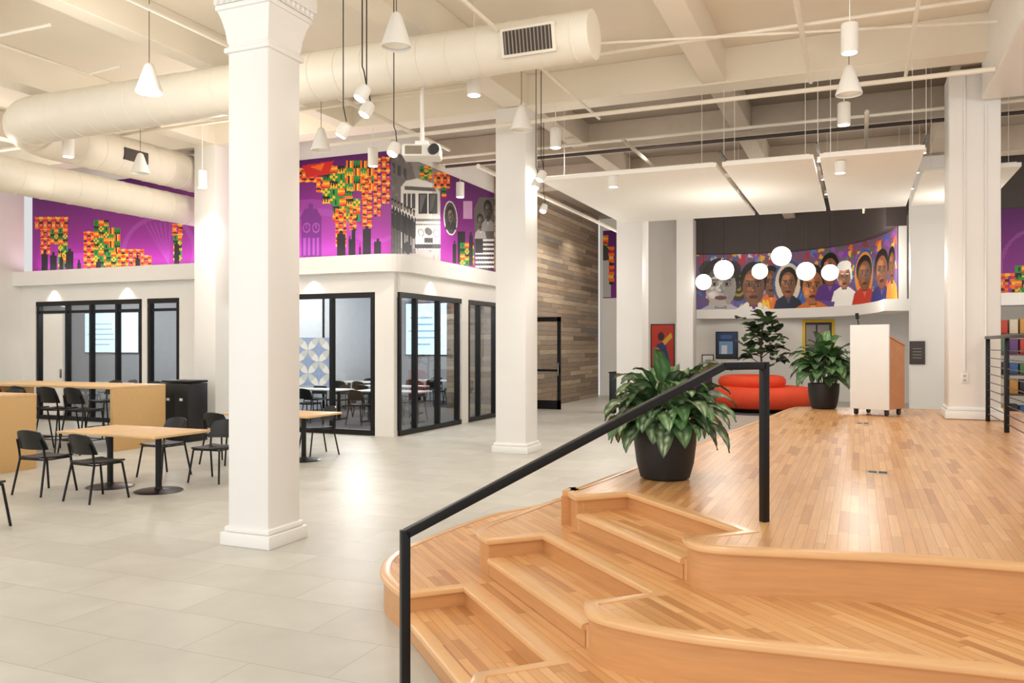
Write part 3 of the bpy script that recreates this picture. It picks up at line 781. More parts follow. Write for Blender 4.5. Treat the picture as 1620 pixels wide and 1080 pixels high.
for k in range(6): cv.poly([(228+k*8, 352), (230+k*8, 352), (268, 418), (266, 418)], PL, .5)
# between the columns
kente(cv, 330, 355, 356, 400, 4, 6, 'check')
# right bay
kente(cv, 466, 266, 502, 288, 6, 3, 'stripe'); kente(cv, 500, 280, 530, 304, 4, 3, 'stripe'); kente(cv, 510, 262, 558, 322, 4, 5, 'check'); kente(cv, 548, 254, 592, 302, 4, 4, 'green'); kente(cv, 526, 314, 570, 350, 4, 3, 'check'); kente(cv, 572, 278, 588, 316, 3, 6, 'stripe')
cv.poly([(478, 262), (528, 254), (520, 276), (486, 280)], RD); cv.poly([(490, 264), (514, 258), (508, 270)], OR)
kente(cv, 530, 330, 549, 390, 3, 9, 'stripe'); kente(cv, 552, 326, 564, 364, 2, 6, 'stripe'); kente(cv, 573, 312, 589, 360, 2, 8, 'stripe'); kente(cv, 591, 250, 603, 342, 2, 12, 'stripe'); kente(cv, 604, 248, 617, 322, 2, 9, 'stripe')
towers(cv, [(533, 547, 370, 408), (551, 556, 378, 408), (556, 562, 364, 408), (574, 587, 362, 408), (592, 603, 382, 408), (568, 571, 390, 408)])
CK = (112, 40, 124)
cv.poly([(474, 346), (482, 330), (501, 330), (510, 346)], CK); cv.rect(477, 346, 508, 406, CK); cv.rect(488, 322, 495, 332, CK)
for cx_ in (485, 500): cv.ell(cx_, 360, 6, 8, PL); cv.ell(cx_, 360, 4.5, 6, CK); cv.rect(cx_-.6, 355, cx_+.6, 361, PL)
for k in range(4): cv.rect(480+k*7, 376, 484+k*7, 404, PL, .7)
t = thing('wall_mural', 'purple and orange patterned skyline mural above the front glass walls', 'mural', ((XL-8.1)/2, YM, 3.36))
cv.mesh('print', [(XL+.01, YM), (-8.11, YM)], MURALM, t)
# side mural with the bus
XM = -8.11
def mR(px, py):
    Y, d = onX(px, XM); return (Y, ZD(py, d))
cv = Cv(13.36, 18.08, 3.36, 5.35, .014, mR)
cv.fill(PD, (152, 38, 144))
cv.rect(617, 225, 697, 425, (142, 138, 134)); cv.poly([(617, 225), (640, 225), (660, 290), (660, 330), (617, 318)], (112, 108, 106))
for k in range(3): cv.poly([(620+k*9, 256+k*5), (625+k*9, 258+k*5), (625+k*9, 274+k*5), (620+k*9, 272+k*5)], (70, 68, 68))
cv.rect(617, 394, 697, 425, (166, 162, 156))
for k in range(120):
    x = rk.uniform(618, 695); yy = rk.uniform(230, 410); g = rk.randrange(60, 190)
    cv.ell(x, yy, rk.uniform(1, 4), rk.uniform(1, 6), (g, g-2, g-5), .3)
# bus: rounded body, windscreen, lamps, grille
BW = (224, 221, 214)
cv.poly([(634, 296), (642, 286), (660, 282), (686, 290), (696, 304), (697, 396), (634, 392)], BW)
cv.poly([(640, 294), (688, 297), (690, 303), (640, 300)], (92, 90, 88)); cv.rect(662, 306, 692, 338, (34, 34, 38)); cv.rect(676, 304, 678, 340, BW); cv.rect(638, 306, 657, 330, (60, 60, 64))
cv.poly([(664, 308), (674, 308), (666, 336), (664, 336)], (120, 120, 122), .6); cv.poly([(680, 308), (690, 308), (682, 336), (680, 336)], (110, 110, 112), .6)
for k in range(2): cv.rect(643+k*7, 304, 644.5+k*7, 332, BW)
cv.rect(634, 346, 697, 350, (120, 118, 116)); cv.rect(634, 354, 697, 356, (120, 118, 116))
cv.ell(666, 368, 4.5, 6, (60, 60, 60)); cv.ell(666, 368, 3.5, 5, (252, 252, 248)); cv.ell(690, 369, 4.5, 6, (60, 60, 60)); cv.ell(690, 369, 3.5, 5, (252, 252, 248)); cv.ell(678, 366, 6, 6, (96, 94, 92)); cv.rect(671, 376, 685, 384, (70, 70, 70))
cv.rect(656, 386, 697, 393, (54, 54, 54)); cv.ell(645, 392, 6, 10, (24, 24, 24))
cv.rect(684, 290, 697, 394, (110, 108, 106), .35)
# row of suited men in front of it
for k in range(8):
    x = 620.5+k*4.9; yy = 325+k*2.6; g = (26, 38, 30, 46)[k % 4]
    cv.poly([(x-2.9, yy+2), (x-1.2, yy), (x+1.2, yy), (x+2.9, yy+2), (x+2.5, yy+34), (x-2.5, yy+34)], (g, g, g+3))
    cv.rect(x-2.2, yy+33, x-.3, 401, (g-6, g-6, g-4)); cv.rect(x+.4, yy+33, x+2.2, 401, (g-4, g-4, g-2))
    cv.poly([(x-1.1, yy), (x+1.1, yy), (x, yy+11)], (236, 236, 232)); cv.rect(x-.3, yy+2, x+.3, yy+10, (30, 30, 30))
    cv.ell(x, yy-6, 1.9, 5, (112, 98, 90)); cv.poly([(x-2.1, yy-8), (x+2.1, yy-8), (x+1.6, yy-12), (x-1.6, yy-12)], (24, 24, 26))
kente(cv, 664, 262, 684, 284, 3, 4, 'check'); kente(cv, 686, 272, 712, 298, 5, 3, 'stripe'); kente(cv, 699, 296, 706, 312, 1, 3, 'check')
cv.ell(713, 345, 11, 27, (206, 202, 196)); cv.ell(713, 345, 9.5, 25, (70, 66, 66)); head(cv, 713, 340, 5, 11, (110, 98, 92), (30, 28, 28), (50, 48, 50))
cv.rect(733, 318, 747, 346, (196, 150, 190)); cv.rect(724, 366, 736, 416, BK); kente(cv, 728, 384, 750, 420, 3, 4, 'check'); towers(cv, [(716, 722, 386, 416), (742, 748, 372, 420)])
cv.poly([(750, 330), (758, 312), (784, 312), (784, 425), (752, 425)], (96, 92, 90)); head(cv, 760, 352, 5, 12, (100, 90, 84), (36, 34, 34), (180, 178, 174)); head(cv, 772, 334, 6, 15, (78, 70, 64), (22, 20, 20), (150, 148, 146))
for k in range(7): cv.rect(752, 378+k*7, 784, 381.5+k*7, (236, 234, 230)); cv.rect(752, 381.5+k*7, 784, 385+k*7, (60, 58, 60))
cv.rect(752, 378, 764, 400, (40, 40, 48))
t = thing('wall_mural', 'mural with black and white bus and suited men above the corner glass room', 'mural', (XM, 15.7, 3.36))
cv.mesh('print', [(XM, 13.36), (XM, 18.08)], MURALM, t)
# little mural strip past the wood wall
def mS(px, py):
    X, d = onY(px, YB-.03); return (X, ZD(py, d))
x0, x1 = -7.88, -6.95
cv = Cv(x0, x1, 3.25, 5.5, .03, mS); cv.fill(PD, PU); kente(cv, 946, 372, 962, 400, 2, 2, 'check'); cv.ell(957, 400, 6, 12, (60, 54, 50)); cv.rect(949, 412, 966, 470, (190, 186, 182)); kente(cv, 962, 390, 972, 450, 1, 5, 'stripe')
t = thing('wall_mural', 'narrow strip of mural squeezed between wood wall and white column', 'mural', (x0, YB-.03, 3.25))
cv.mesh('print', [(x0, YB-.03), (x1, YB-.03)], MURALM, t)
# curved portrait mural
cp = [(1100, 25.6), (1180, 25.4), (1250, 24.8), (1320, 23.6), (1370, 22.2), (1404, 20.6), (1420, 19.4)]
pts = smooth([D(*p) for p in cp], 8)
sl = [0]
for a, b_ in zip(pts, pts[1:]): sl.append(sl[-1]+math.hypot(b_[0]-a[0], b_[1]-a[1]))
pxs = []; dps = []
for (X, Y) in pts:
    xc = X*CT+Y*ST; d = -X*ST+Y*CT; pxs.append(810+F*xc/d); dps.append(d)
def mB(px, py): return (float(np.interp(px, pxs, sl)), ZD(py, float(np.interp(px, pxs, dps))))
ZMT = 4.5
cv = Cv(0, sl[-1], 2.78, ZMT, .016, mB)
cv.fill((130, 90, 120), (96, 76, 146))
for k in range(320):
    x = rk.uniform(1102, 1418); yy = rk.uniform(366, 490); c = rk.choice([OR, OR, RD, YE, YE, (60, 110, 190), (80, 140, 210), (130, 66, 170), (150, 90, 190), GR, (40, 90, 160), (236, 224, 206), (190, 208, 234), (150, 70, 30)])
    cv.poly([(x, yy), (x+rk.uniform(3, 9), yy+rk.uniform(-6, 6)), (x+rk.uniform(2, 8), yy+rk.uniform(6, 14)), (x-3, yy+rk.uniform(4, 12))], c, .85)
cv.ell(1168, 452, 16, 24, (60, 44, 30)); cv.ell(1168, 452, 12, 17, (160, 140, 60), ring=.25); cv.ell(1168, 452, 6, 8, (160, 140, 60), ring=.4)
cv.rect(1178, 422, 1212, 445, (50, 76, 140))
head(cv, 1220, 446, 12, 22, (134, 86, 56), (20, 14, 12), (236, 120, 40))
head(cv, 1266, 442, 11, 20, (160, 108, 72), (24, 16, 14), (60, 100, 180))
head(cv, 1140, 450, 27, 35, (208, 202, 198), (38, 34, 34), (190, 190, 196)); cv.ell(1121, 426, 15, 14, (50, 46, 46), .85); cv.ell(1159, 426, 13, 14, (50, 46, 46), .85)
head(cv, 1192, 451, 19, 31, (148, 96, 64), (18, 12, 10), (240, 238, 234)); cv.poly([(1189, 484), (1196, 484), (1193, 494)], (120, 50, 150))
MY = (252, 204, 40)
for (xa, ya, xb, yb) in ((1206, 490, 1208.5, 474), (1208.5, 474, 1211.5, 484), (1211.5, 484, 1214.5, 474), (1214.5, 474, 1217, 490)):
    cv.poly([(xa-1.5, ya), (xa+1.5, ya), (xb+1.5, yb), (xb-1.5, yb)], MY)
head(cv, 1247, 448, 13, 22, (152, 98, 66), (16, 14, 14), (30, 36, 60), bg=(228, 214, 190), ringc=(40, 90, 160)); head(cv, 1286, 452, 18, 28, (190, 120, 72), (36, 22, 16), (214, 116, 44))
head(cv, 1313, 427, 13, 23, (156, 98, 62), (20, 14, 14), (90, 50, 130)); cv.poly([(1318, 492), (1323, 460), (1347, 460), (1356, 488)], (246, 244, 238)); head(cv, 1336, 437, 11, 19, (174, 126, 100), (250, 248, 244), (246, 244, 238)); cv.ell(1336, 420, 11, 8, (250, 248, 244))
cv.ell(1368, 435, 16, 42, (240, 150, 60)); cv.ell(1368, 435, 16, 42, (60, 100, 170), ring=.12); head(cv, 1368, 433, 11, 25, (150, 92, 56), (18, 12, 10), (200, 60, 40)); head(cv, 1395, 427, 10, 28, (180, 114, 74), (30, 20, 18), (60, 60, 140)); head(cv, 1411, 420, 5, 26, (134, 88, 56), (20, 14, 12), (230, 150, 60))
t = thing('wall_mural', 'curved mural of colourful painted portraits above the far lounge', 'mural', (pts[0][0], pts[0][1], 2.78))
cv.mesh('print', pts, MURALM, t)
trim(MB().sweep(pts, [(.3, 2.5), (.3, 2.78), (-.3, 2.78), (-.3, 2.5)]), WHITE)
trim(MB().sweep(pts, [(-.02, 2.78), (-.02, ZMT), (-.2, ZMT), (-.2, 2.78)]), WHITE)
trim(MB().sweep(pts, [(.25, ZMT), (.25, ZC), (-.2, ZC), (-.2, ZMT)]), CHAR)
# right mural beyond the stage column
def mT(px, py):
    X, d = onY(px, 19.6); return (X, ZD(py, d))
cv = Cv(1.6, 7.9, 2.75, 4.5, .03, mT); cv.fill(PD, (140, 34, 140)); kente(cv, 1478, 350, 1488, 465, 1, 8, 'stripe'); kente(cv, 1488, 350, 1500, 420, 2, 6, 'check'); cv.ell(1640, 420, 60, 60, PL, .4, ring=.1)
kente(cv, 1580, 432, 1606, 466, 3, 3, 'stripe'); kente(cv, 1606, 420, 1640, 466, 3, 4, 'check')
t = thing('wall_mural', 'purple mural panel at far right behind the stage column', 'mural', (1.6, 19.58, 2.75))
cv.mesh('print', [(1.6, 19.58), (7.9, 19.58)], MURALM, t)
struct(MB().bb(1.6, 8, 19.6, 19.75, 2.5, ZC).build('wall_right_upper', CHAR, smooth=0))
trim(MB().bb(1.56, 8, 19.25, 19.6, 2.5, 2.75), WHITE)

# window graphic decal: petals from overlapping quarter circles
x0 = xF(455); x1 = xF(523); z0_, z1_ = ZD(610, 15.9), ZD(534, 15.9)
Yw = YG-.03
cv = Cv(x0, x1, z0_, z1_, .012, lambda px, py: (0, 0)); cv.fill((150, 172, 210), (138, 162, 204))
nx, nz = 4, 4
gu = (cv.U-x0)/(x1-x0)*nx; gv = (cv.V-z0_)/(z1_-z0_)*nz
iu = np.floor(gu).astype(int); iv = np.floor(gv).astype(int); pu = gu-iu; pv = gv-iv
flip = ((iu+iv) % 2) == 0
p1_ = np.where(flip, pu, 1-pu)
pet = (p1_**2+pv**2 < 1) & ((1-p1_)**2+(1-pv)**2 < 1)
half = p1_ > pv
cv.put(pet & half, (226, 230, 230)); cv.put(pet & ~half, (196, 206, 206)); cv.put((pu < .03) | (pv < .03), (160, 180, 214))
t = thing('window_graphic', 'blue and white petal pattern film on the meeting room glass', 'window decal', ((x0+x1)/2, Yw, z0_))
cv.mesh('film', [(x0, Yw), (x1, Yw)], attr_mat('film_print', .4), t)

# ------------------------------------------------------------------ ducts
zd = 5.0
def seamed(pts, rads, step=.37, h=.006):
    P = [Vector(p) for p in pts]; out = []; rr = []; nxt = step*.5; acc = 0
    for i in range(len(P)-1):
        a, b_ = P[i], P[i+1]; L = (b_-a).length
        out.append(a); rr.append(rads[i])
        while nxt < acc+L-.03:
            if nxt > acc+.03:
                for dd, hh in ((-.014, 0), (-.011, h), (.011, h), (.014, 0)):
                    f = (nxt-acc+dd)/L; out.append(a.lerp(b_, f)); rr.append(rads[i]*(1-f)+rads[i+1]*f+hh)
            nxt += step
        acc += L
    out.append(P[-1]); rr.append(rads[-1]); return out, rr
dt = thing('air_duct', 'large round cream ventilation duct bending along the left ceiling', 'duct', (-7, 8.4, zd))
cpts = [(-2.6, 8.4, zd), (-11.0, 8.4, zd)]+[(-11.0-.9*math.sin(PI/2*i/8), 9.3-.9*math.cos(PI/2*i/8), zd) for i in range(1, 9)]+[(-11.9, 13.3, zd)]
a, r_ = seamed(cpts, [.26]+[.34]*10)
MB().tube(a, r_, 28).build('pipe', DUCT, dt, world=True)
Mv = Matrix.Translation((-3.25, 8.4, zd)) @ Matrix.Rotation(math.radians(12), 4, 'X')
v = MB().box((0, -.27, 0), (.62, .05, .3), 0, .006, Mv).build('vent_frame', DUCT, dt, world=True)
MB().box((0, -.29, 0), (.55, .02, .24), 0, 0, Mv).build('vent_opening', CHAR, v, world=True)
b = MB()
for k in range(13): b.box((-.25+k*.042, -.302, 0), (.012, .02, .24), 0, 0, Mv)
b.box((0, -.296, 0), (.55, .006, .01), 0, 0, Mv)
b.build('vent_slats', mat('slat_grey', (150, 140, 124), .5), v, world=True)
MB().box((-11.57, 10.6, 4.97), (.06, .5, .2)).build('vent_opening', CHAR, dt, world=True)
d2 = thing('air_duct', 'lower round cream duct running under the bend of the larger duct', 'duct', (-12.1, 10, 4.32))
a, r_ = seamed([(-12.1, 5, 4.32), (-12.1, 13.3, 4.32)], [.28, .28], .5)
MB().tube(a, r_, 28).build('pipe', DUCT, d2, world=True)

# ------------------------------------------------------------------ acoustic ceiling panels
for (xa, xb, ya, lb) in ((-4.5, -1.85, 11.75, 'wide white hanging acoustic ceiling panel, leftmost above the lounge'), (-1.77, -.57, 11.75, 'white hanging acoustic ceiling panel, second from the left'),
                     (-.49, .78, 11.75, 'white hanging acoustic ceiling panel, third from the left'), (.86, 2.1, 13.4, 'white hanging acoustic ceiling panel, rightmost behind the stage column')):
    Lp = 16.45-ya
    t = thing('ceiling_panel', lb, 'ceiling panel', ((xa+xb)/2, (ya+16.45)/2, 4.2), 0, 'hanging acoustic panels')
    MB().box((0, 0, .03), (xb-xa, Lp, .06), 0, .005).build('panel', PANELM, t)
    MB().box((0, 0, .07), (xb-xa-.1, Lp-.1, .02)).build('backing_frame', FIXW, t)
    for sx in (-1, 1):
        for sy in (-1, 1):
            MB().tube([(sx*(xb-xa)*.4, sy*Lp*.42, .07), (sx*(xb-xa)*.4, sy*Lp*.42, ZC-4.2)], .004, 6).build('hanger_wire', FIXW, t)
for X, lb in ((-1.81, 'dark lighting track between the two left ceiling panels'), (-.53, 'dark lighting track between the middle ceiling panels'), (.82, 'dark lighting track between the two right ceiling panels')):
    t = thing('lighting_track', lb, 'light', (X, 14, 4.4))
    MB().box((0, 0, .02), (.03, 4.4, .03)).build('rail', mat('track_grey', (70, 66, 64), .5), t)
    for k in range(3):
        h_ = MB().tube([(0, -1.4+k*1.4, 0), (0, -1.4+k*1.4, -.07)], .03, 12).build('lamp_head', FIXW, t)
        MB().tube([(0, -1.4+k*1.4, -.07), (0, -1.4+k*1.4, -.073)], .026, 12).build('lens', GLOW, h_)
    for sy in (-1, 1): MB().tube([(0, sy*1.8, 0), (0, sy*1.8, ZC-4.4)], .004, 6).build('hanger_rod', FIXW, t)

# ------------------------------------------------------------------ light fittings
cyl0 = None
CYL = [(1344, 84, 4.75, 'white cylinder downlight at upper right, closest to the top of the photo'), (1335, 198, 4.75, 'white cylinder downlight below the cone pendant at upper right'), (750, 151, 4.75, 'white cylinder downlight just right of the projector mount'),
       (879, 234, 4.75, 'white cylinder downlight right of the second white column'), (1329, 274, 4.75, 'white cylinder downlight below the third ceiling panel'), (970, 296, 4.75, 'white cylinder downlight under the wide ceiling panel'),
       (108, 248, 4.6, 'white cylinder downlight beneath the duct elbow at far left'), (320, 297, 4.5, 'white cylinder downlight left of the nearest column, near left mural'), (590, 263, 4.75, 'white cylinder downlight in front of the kente mural'), (728, 312, 4.75, 'white cylinder downlight in front of the bus mural')]
for px, py, z, lb in CYL:
    d = F*(z-EYE)/(HZ-py); x, y = D(px, d)
    if cyl0 is None:
        cyl0 = thing('downlight', lb, 'light', (x, y, z), 0, 'cylinder downlights')
        h_ = MB().lathe([(.075, 0), (.086, .004), (.086, .3), (.075, .31), (.02, .315)], n=24).build('housing', FIXW, cyl0)
        MB().lathe([(.0745, -.002), (.0745, .006)], n=24).build('lens', GLOW, cyl0)
        MB().tube([(0, 0, .31), (0, 0, ZC-4.75)], .008, 6).build('stem', FIXW, cyl0)
    elif px in (1329, 970):     # small ones recessed just under the acoustic panels
        z = 4.03; d = F*(z-EYE)/(HZ-py); x, y = D(px, d)
        o_ = dup(cyl0, (x, y, z), 0, lb)
        for c_ in [q for q in bpy.data.objects if q.parent == o_]:
            if c_.name.startswith('stem'): bpy.data.objects.remove(c_)
            else: c_.scale = (.85, .85, .53)
    else: dup(cyl0, (x, y, z), 0, lb)
    spot((x, y, z-.02), 100, 130, rad=.12)
CON = [(236, 147, 'white cone pendant hanging under the duct at upper left'), (627, 75, 'white cone pendant at top, right of the nearest column'), (508, 238, 'white cone pendant just right of the nearest column shaft'),
       (825, 206, 'white cone pendant beside the second column capital'), (1343, 150, 'white cone pendant below the upper right downlight'), (222, 274, 'small white cone pendant by the lower left duct')]
con0 = None
for px, py, lb in CON:
    z = 4.5; d = F*(z-EYE)/(HZ-py); x, y = D(px, d)
    if con0 is None:
        con0 = thing('pendant_lamp', lb, 'light', (x, y, z), 0, 'cone pendants')
        MB().lathe([(.14, 0), (.145, .01), (.14, .03), (.06, .27), (.045, .31), (.02, .33), (.015, .325), (.04, .29), (.13, .03)], n=28, cap=False).build('shade', FIXW, con0)
        MB().lathe([(.02, .08), (.045, .11), (.045, .15), (.02, .2)], n=16).build('bulb', mat('dim_bulb', (255, 240, 215), emit=1.5), con0)
        MB().tube([(0, 0, .32), (0, 0, ZC-z)], .004, 6).build('cord', CREAMP, con0)
    else: dup(con0, (x, y, z), 0, lb)
SPT = [(573, 148, 4.0, 'small white pendant spotlight, highest of the left cable cluster'), (580, 174, 4.0, 'small white pendant spotlight, second highest of the left cable cluster'), (543, 207, 3.85, 'small white pendant spotlight, leftmost of the left cable cluster'),
       (623, 237, 3.78, 'small white pendant spotlight left of the projector'), (848, 292, 4.0, 'small white pendant spotlight, left of the upper pair by second column'), (856, 279, 4.0, 'small white pendant spotlight, right of the upper pair by second column'),
       (816, 320, 4.0, 'small white pendant spotlight in front of the second column'), (860, 330, 4.0, 'small white pendant spotlight, lowest beside the second column')]
sp0 = None
for px, py, z, lb in SPT:
    d = F*(z-EYE)/(HZ-py); x, y = D(px, d); tl = (px % 3-1)*.5
    if sp0 is None:
        sp0 = thing('pendant_spotlight', lb, 'light', (x, y, z), 0, 'pendant spotlights on cables')
        Mt = Matrix.Rotation(.35, 4, 'Y') @ Matrix.Rotation(-.35, 4, 'X')
        b = MB().lathe([(.04, -.06), (.062, -.055), (.066, .0), (.055, .07), (.02, .09)], n=20); b.bm.transform(Mt); h_ = b.build('head', FIXW, sp0)
        b = MB().lathe([(.042, -.068), (.052, -.058)], n=16); b.bm.transform(Mt); b.build('lens', GLOW, h_)
        MB().tube([(.03, .02, .09), (.02, 0, .2), (0, 0, .25), (0, 0, ZC-z)], .006, 6).build('cable', CREAMP, sp0)
    else: dup(sp0, (x, y, z), tl, lb)
    spot((x, y, z-.1), 22, 90, rad=.1)
GLB = [(1236, 405, 19.5, 'globe pendant, largest and highest in front of the portrait mural'), (1145, 427, 19, 'glowing globe pendant at left above the black and white portrait'), (1113, 446, 24, 'small glowing globe at the far left of portrait mural'),
       (1202, 429, 24, 'small glowing globe above the portrait in white shirt'), (1275, 429, 20.5, 'glowing globe right of centre in front of the mural'), (1313, 431, 23, 'small glowing globe, rightmost in front of the mural')]
gl0 = None
for px, py, d, lb in GLB:
    x, y = D(px, d); z = ZD(py, d)
    if gl0 is None:
        gl0 = thing('globe_pendant', lb, 'light', (x, y, z), 0, 'globe pendants in the lounge')
        MB().lathe([(.23*math.sin(PI*k/12)+.001, -.23*math.cos(PI*k/12)) for k in range(13)], n=24).build('globe', GLOBE, gl0)
        MB().lathe([(.05, .22), (.05, .27), (.01, .28)], n=12).build('cap', BLK, gl0)
        MB().tube([(0, 0, .27), (0, 0, 1.6)], .006, 6).build('cord', CREAMP, gl0)
    else: dup(gl0, (x, y, z), 0, lb)
# projector
x, y = D(668, 10.0); z = ZD(242, 10.0)
t = thing('projector', 'white ceiling projector on a pole in front of the mural corner', 'projector', (x, y, z), TH)
p_ = MB().box((0, 0, 0), (.46, .34, .15), 0, .025).build('body', FIXW, t)
MB().tube([(.14, -.16, 0), (.17, -.24, -.0)], .06, 20).build('lens', BLKP, t)
b = MB().box((-.09, -.169, 0), (.2, .004, .1))
for k in range(6): b.box((-.17+k*.035, -.172, 0), (.012, .006, .1))
b.build('grille', mat('slat_grey', (150, 140, 124), .5), p_)
MB().tube([(0, 0, .07), (0, 0, ZC-z)], .025, 12).box((0, 0, .11), (.16, .16, .04), 0, .005).build('mount_pole', FIXW, t)
# pipes
def pipe(pl, r, lb, m=DUCT):
    tag(MB().tube(pl, r, 10).build('ceiling_pipe', m), lb, 'pipe')
pipe([(-8, 11.15, 4.95), (1.48, 11.15, 4.95)], .03, 'long white sprinkler pipe crossing the ceiling above the stage')
pipe([(-6.6, 4, 5.1), (-6.6, 7.95, 5.1)], .03, 'white pipe running away from viewer near the nearest column top')
pipe([(-6.6, 8.85, 5.1), (-6.6, 12.8, 5.1)], .03, 'white pipe running away from viewer left of the second column')
pipe([(-17.5, 10.6, 5.38), (-5, 10.6, 5.38)], .025, 'white conduit crossing left ceiling behind the large duct')
pipe([(-.6, 4, 5.25), (-.6, 11.8, 5.25)], .03, 'white pipe running away above the stage steps')
pipe([(1.45, 6.2, 5.2), (-6, 6.9, 5.25)], .02, 'thin slanted white conduit near the top of the photo')
pipe([(-3.4, 12.5, 4.9), (-3.4, 19, 4.9)], .03, 'shade-coloured pipe above the widest ceiling panel', BEAMD)  # shade of the rear ceiling put into the pipe colour
pipe([(.1, 12.5, 4.95), (.1, 22, 4.95)], .03, 'shade-coloured pipe above the middle ceiling panels', BEAMD)  # darkened like the rear beams, shade in the colour
pipe([(-7.5, 13.3, 5.1), (6, 13.3, 5.1)], .025, 'white pipe crossing above the front edge of the hanging panels')
pipe([(-7.5, 14.4, 5.2), (6, 14.4, 5.2)], .03, 'dark conduit crossing above the hanging panels, farther back', CHAR)
pipe([(-5.9, 12.5, 4.7), (-5.9, 22, 4.7)], .04, 'white pipe running toward the wood wall top')
pipe([(-3.6, 6.5, 5.1), (-3.6, 11.9, 5.1)], .022, 'thin white conduit running away just right of the duct end')
pipe([(-8, 9.8, 5.3), (1.45, 9.8, 5.3)], .022, 'thin white conduit crossing the ceiling behind the duct')
pipe([(-9.6, 3.5, 5.3), (-9.6, 8.0, 5.35), (-9.0, 8.0, 5.38)], .018, 'thin white conduit bending above the dining tables')
pipe([(-16.5, 6.5, 5.3), (-8.4, 6.5, 5.3)], .02, 'thin white conduit crossing at upper left in front of the large duct')
pipe([(-15.5, 7.2, 5.15), (-12.0, 7.2, 5.15), (-11.6, 7.2, 5.38)], .016, 'bent thin white conduit at the far upper left')
pipe([(.55, 5.5, 5.15), (.55, 11.8, 5.15)], .022, 'thin white pipe running away beside the deep right beam')
pipe([(-2.9, 9.3, 5.25), (1.4, 10.4, 5.25)], .016, 'slightly slanted thin conduit between duct end and right beam')
pipe([(1.31, 12.57, 1.34), (1.31, 12.57, 5.35)], .014, 'thin vertical conduit up the face of the stage column', COLM)
pipe([(1.56, 12.57, .9), (1.56, 12.57, 4.9)], .014, 'second vertical conduit on the right of the stage column face', COLM)

# ------------------------------------------------------------------ lounge at the back
x, y = D(1207, 21.2)
t = thing('round_sofa', 'orange-red round banquette sofa in the far lounge', 'sofa', (x, y, .013))
sf = lambda a: 1-.03*(abs(math.cos(4*a))**14)
MB().lathe([(1.05, .0), (1.07, .08)], n=48).build('plinth', BLK, t)
MB().lathe([(1.12, .08), (1.22, .11), (1.28, .2), (1.3, .32), (1.28, .44), (1.22, .54), (1.12, .6), (.98, .62), (.6, .6), (.4, .6)], n=64, fn=sf).build('seat', RED, t)
MB().lathe([(.74, .57), (.82, .61), (.86, .69), (.85, .78), (.79, .86), (.68, .89), (.56, .86), (.48, .78), (.3, .74)], c=(-.3, .22, 0), n=64, fn=sf).build('backrest', RED, t)
tag(MB().lathe([(1.7, .002), (1.7, .012)], c=(x, y, 0), n=48).build('lounge_rug', CARPET), 'dark grey round carpet under the orange-red sofa', 'rug')
def armchair(loc, rz, lb):
    t = thing('armchair', lb, 'chair', loc, rz)
    MB().box((0, 0, .3), (.7, .62, .26), 0, .05).build('seat', PURP, t)
    MB().box((0, -.3, .62), (.7, .16, .62), 0, .06).build('backrest', PURP, t)
    for sx in (-1, 1): MB().box((sx*.36, 0, .42), (.12, .6, .34), 0, .05).build('armrest', PURP, t)
    for sx in (-1, 1):
        for sy in (-1, 1): MB().tube([(sx*.28, sy*.24, 0), (sx*.26, sy*.22, .2)], .02, 8).build('leg', BLK, t)
x, y = D(1104, 23.0); armchair((x, y, 0), .3, 'purple armchair left of the orange-red sofa in far lounge')
def picture(px0, px1, py0, py1, lb, paint, fr=BLK, Y=None, bd=.06):
    Y = Y or YB-.02
    X0, d = onY(px0, Y); X1, _ = onY(px1, Y); z0, z1 = ZD(py1, d), ZD(py0, d)
    t = thing('wall_picture', lb, 'picture', ((X0+X1)/2, Y, z0))
    L, H = X1-X0, z1-z0
    MB().box((0, -.01, H/2), (L+bd, .03, H+bd), 0, .004).build('frame', fr, t)
    c = Cv(X0, X1, z0, z1, .025, lambda px, py: (onY(px, Y)[0], ZD(py, d)))
    paint(c); c.mesh('picture', [(X0, Y-.03), (X1, Y-.03)], MURALM, t)
def p1(c):
    c.fill((214, 58, 30), (196, 44, 28)); c.ell(1046, 532, 5, 7, (60, 30, 30)); c.poly([(1036, 578), (1040, 544), (1052, 540), (1062, 578)], (40, 60, 120)); c.poly([(1048, 540), (1062, 526), (1064, 534), (1052, 546)], (240, 190, 60)); c.ell(1040, 556, 5, 6, (240, 160, 40))
picture(1031, 1066, 514, 580, 'red framed poster of a figure playing a horn', p1)
def p2(c): c.fill((40, 60, 110), (30, 26, 40)); c.rect(1138, 540, 1160, 560, (120, 170, 220)); c.rect(1142, 546, 1150, 560, (230, 230, 240)); c.rect(1140, 530, 1158, 536, (70, 100, 170))
picture(1134, 1166, 526, 566, 'black framed blue picture on back wall left of the tree', p2)
def p3(c): c.fill((40, 40, 46), (60, 56, 60)); c.rect(1276, 514, 1312, 545, (150, 140, 136)); c.rect(1290, 514, 1293, 560, (40, 36, 40))
picture(1274, 1316, 510, 562, 'yellow framed dark panel on back wall right of the tree', p3, mat('yellow_paint', (246, 200, 30), .5), bd=.16)
def p4(c): c.fill((250, 250, 248), (236, 236, 232)); c.rect(1116, 568, 1124, 574, (160, 170, 190))
picture(1112, 1128, 562, 580, 'small white notice on the back wall above purple armchair', p4)
t = thing('wall_sign', 'small dark plaque on the white column right of the lectern', 'sign', (onY(1451, 18.06)[0], 18.06, 1.32))
p_ = MB().box((0, 0, .22), (.28, .02, .46), 0, .004).build('plate', CHAR, t)
for k in range(4): MB().box((0, -.012, .12+k*.06), (.16, .003, .012)).build('engraved_line', mat('plaque_grey', (150, 150, 150)), p_)
x, y = D(985, 20.5)
t = thing('storage_cabinet', 'low dark cabinet behind the foreground plant near the white column', 'cabinet', (x, y, 0))
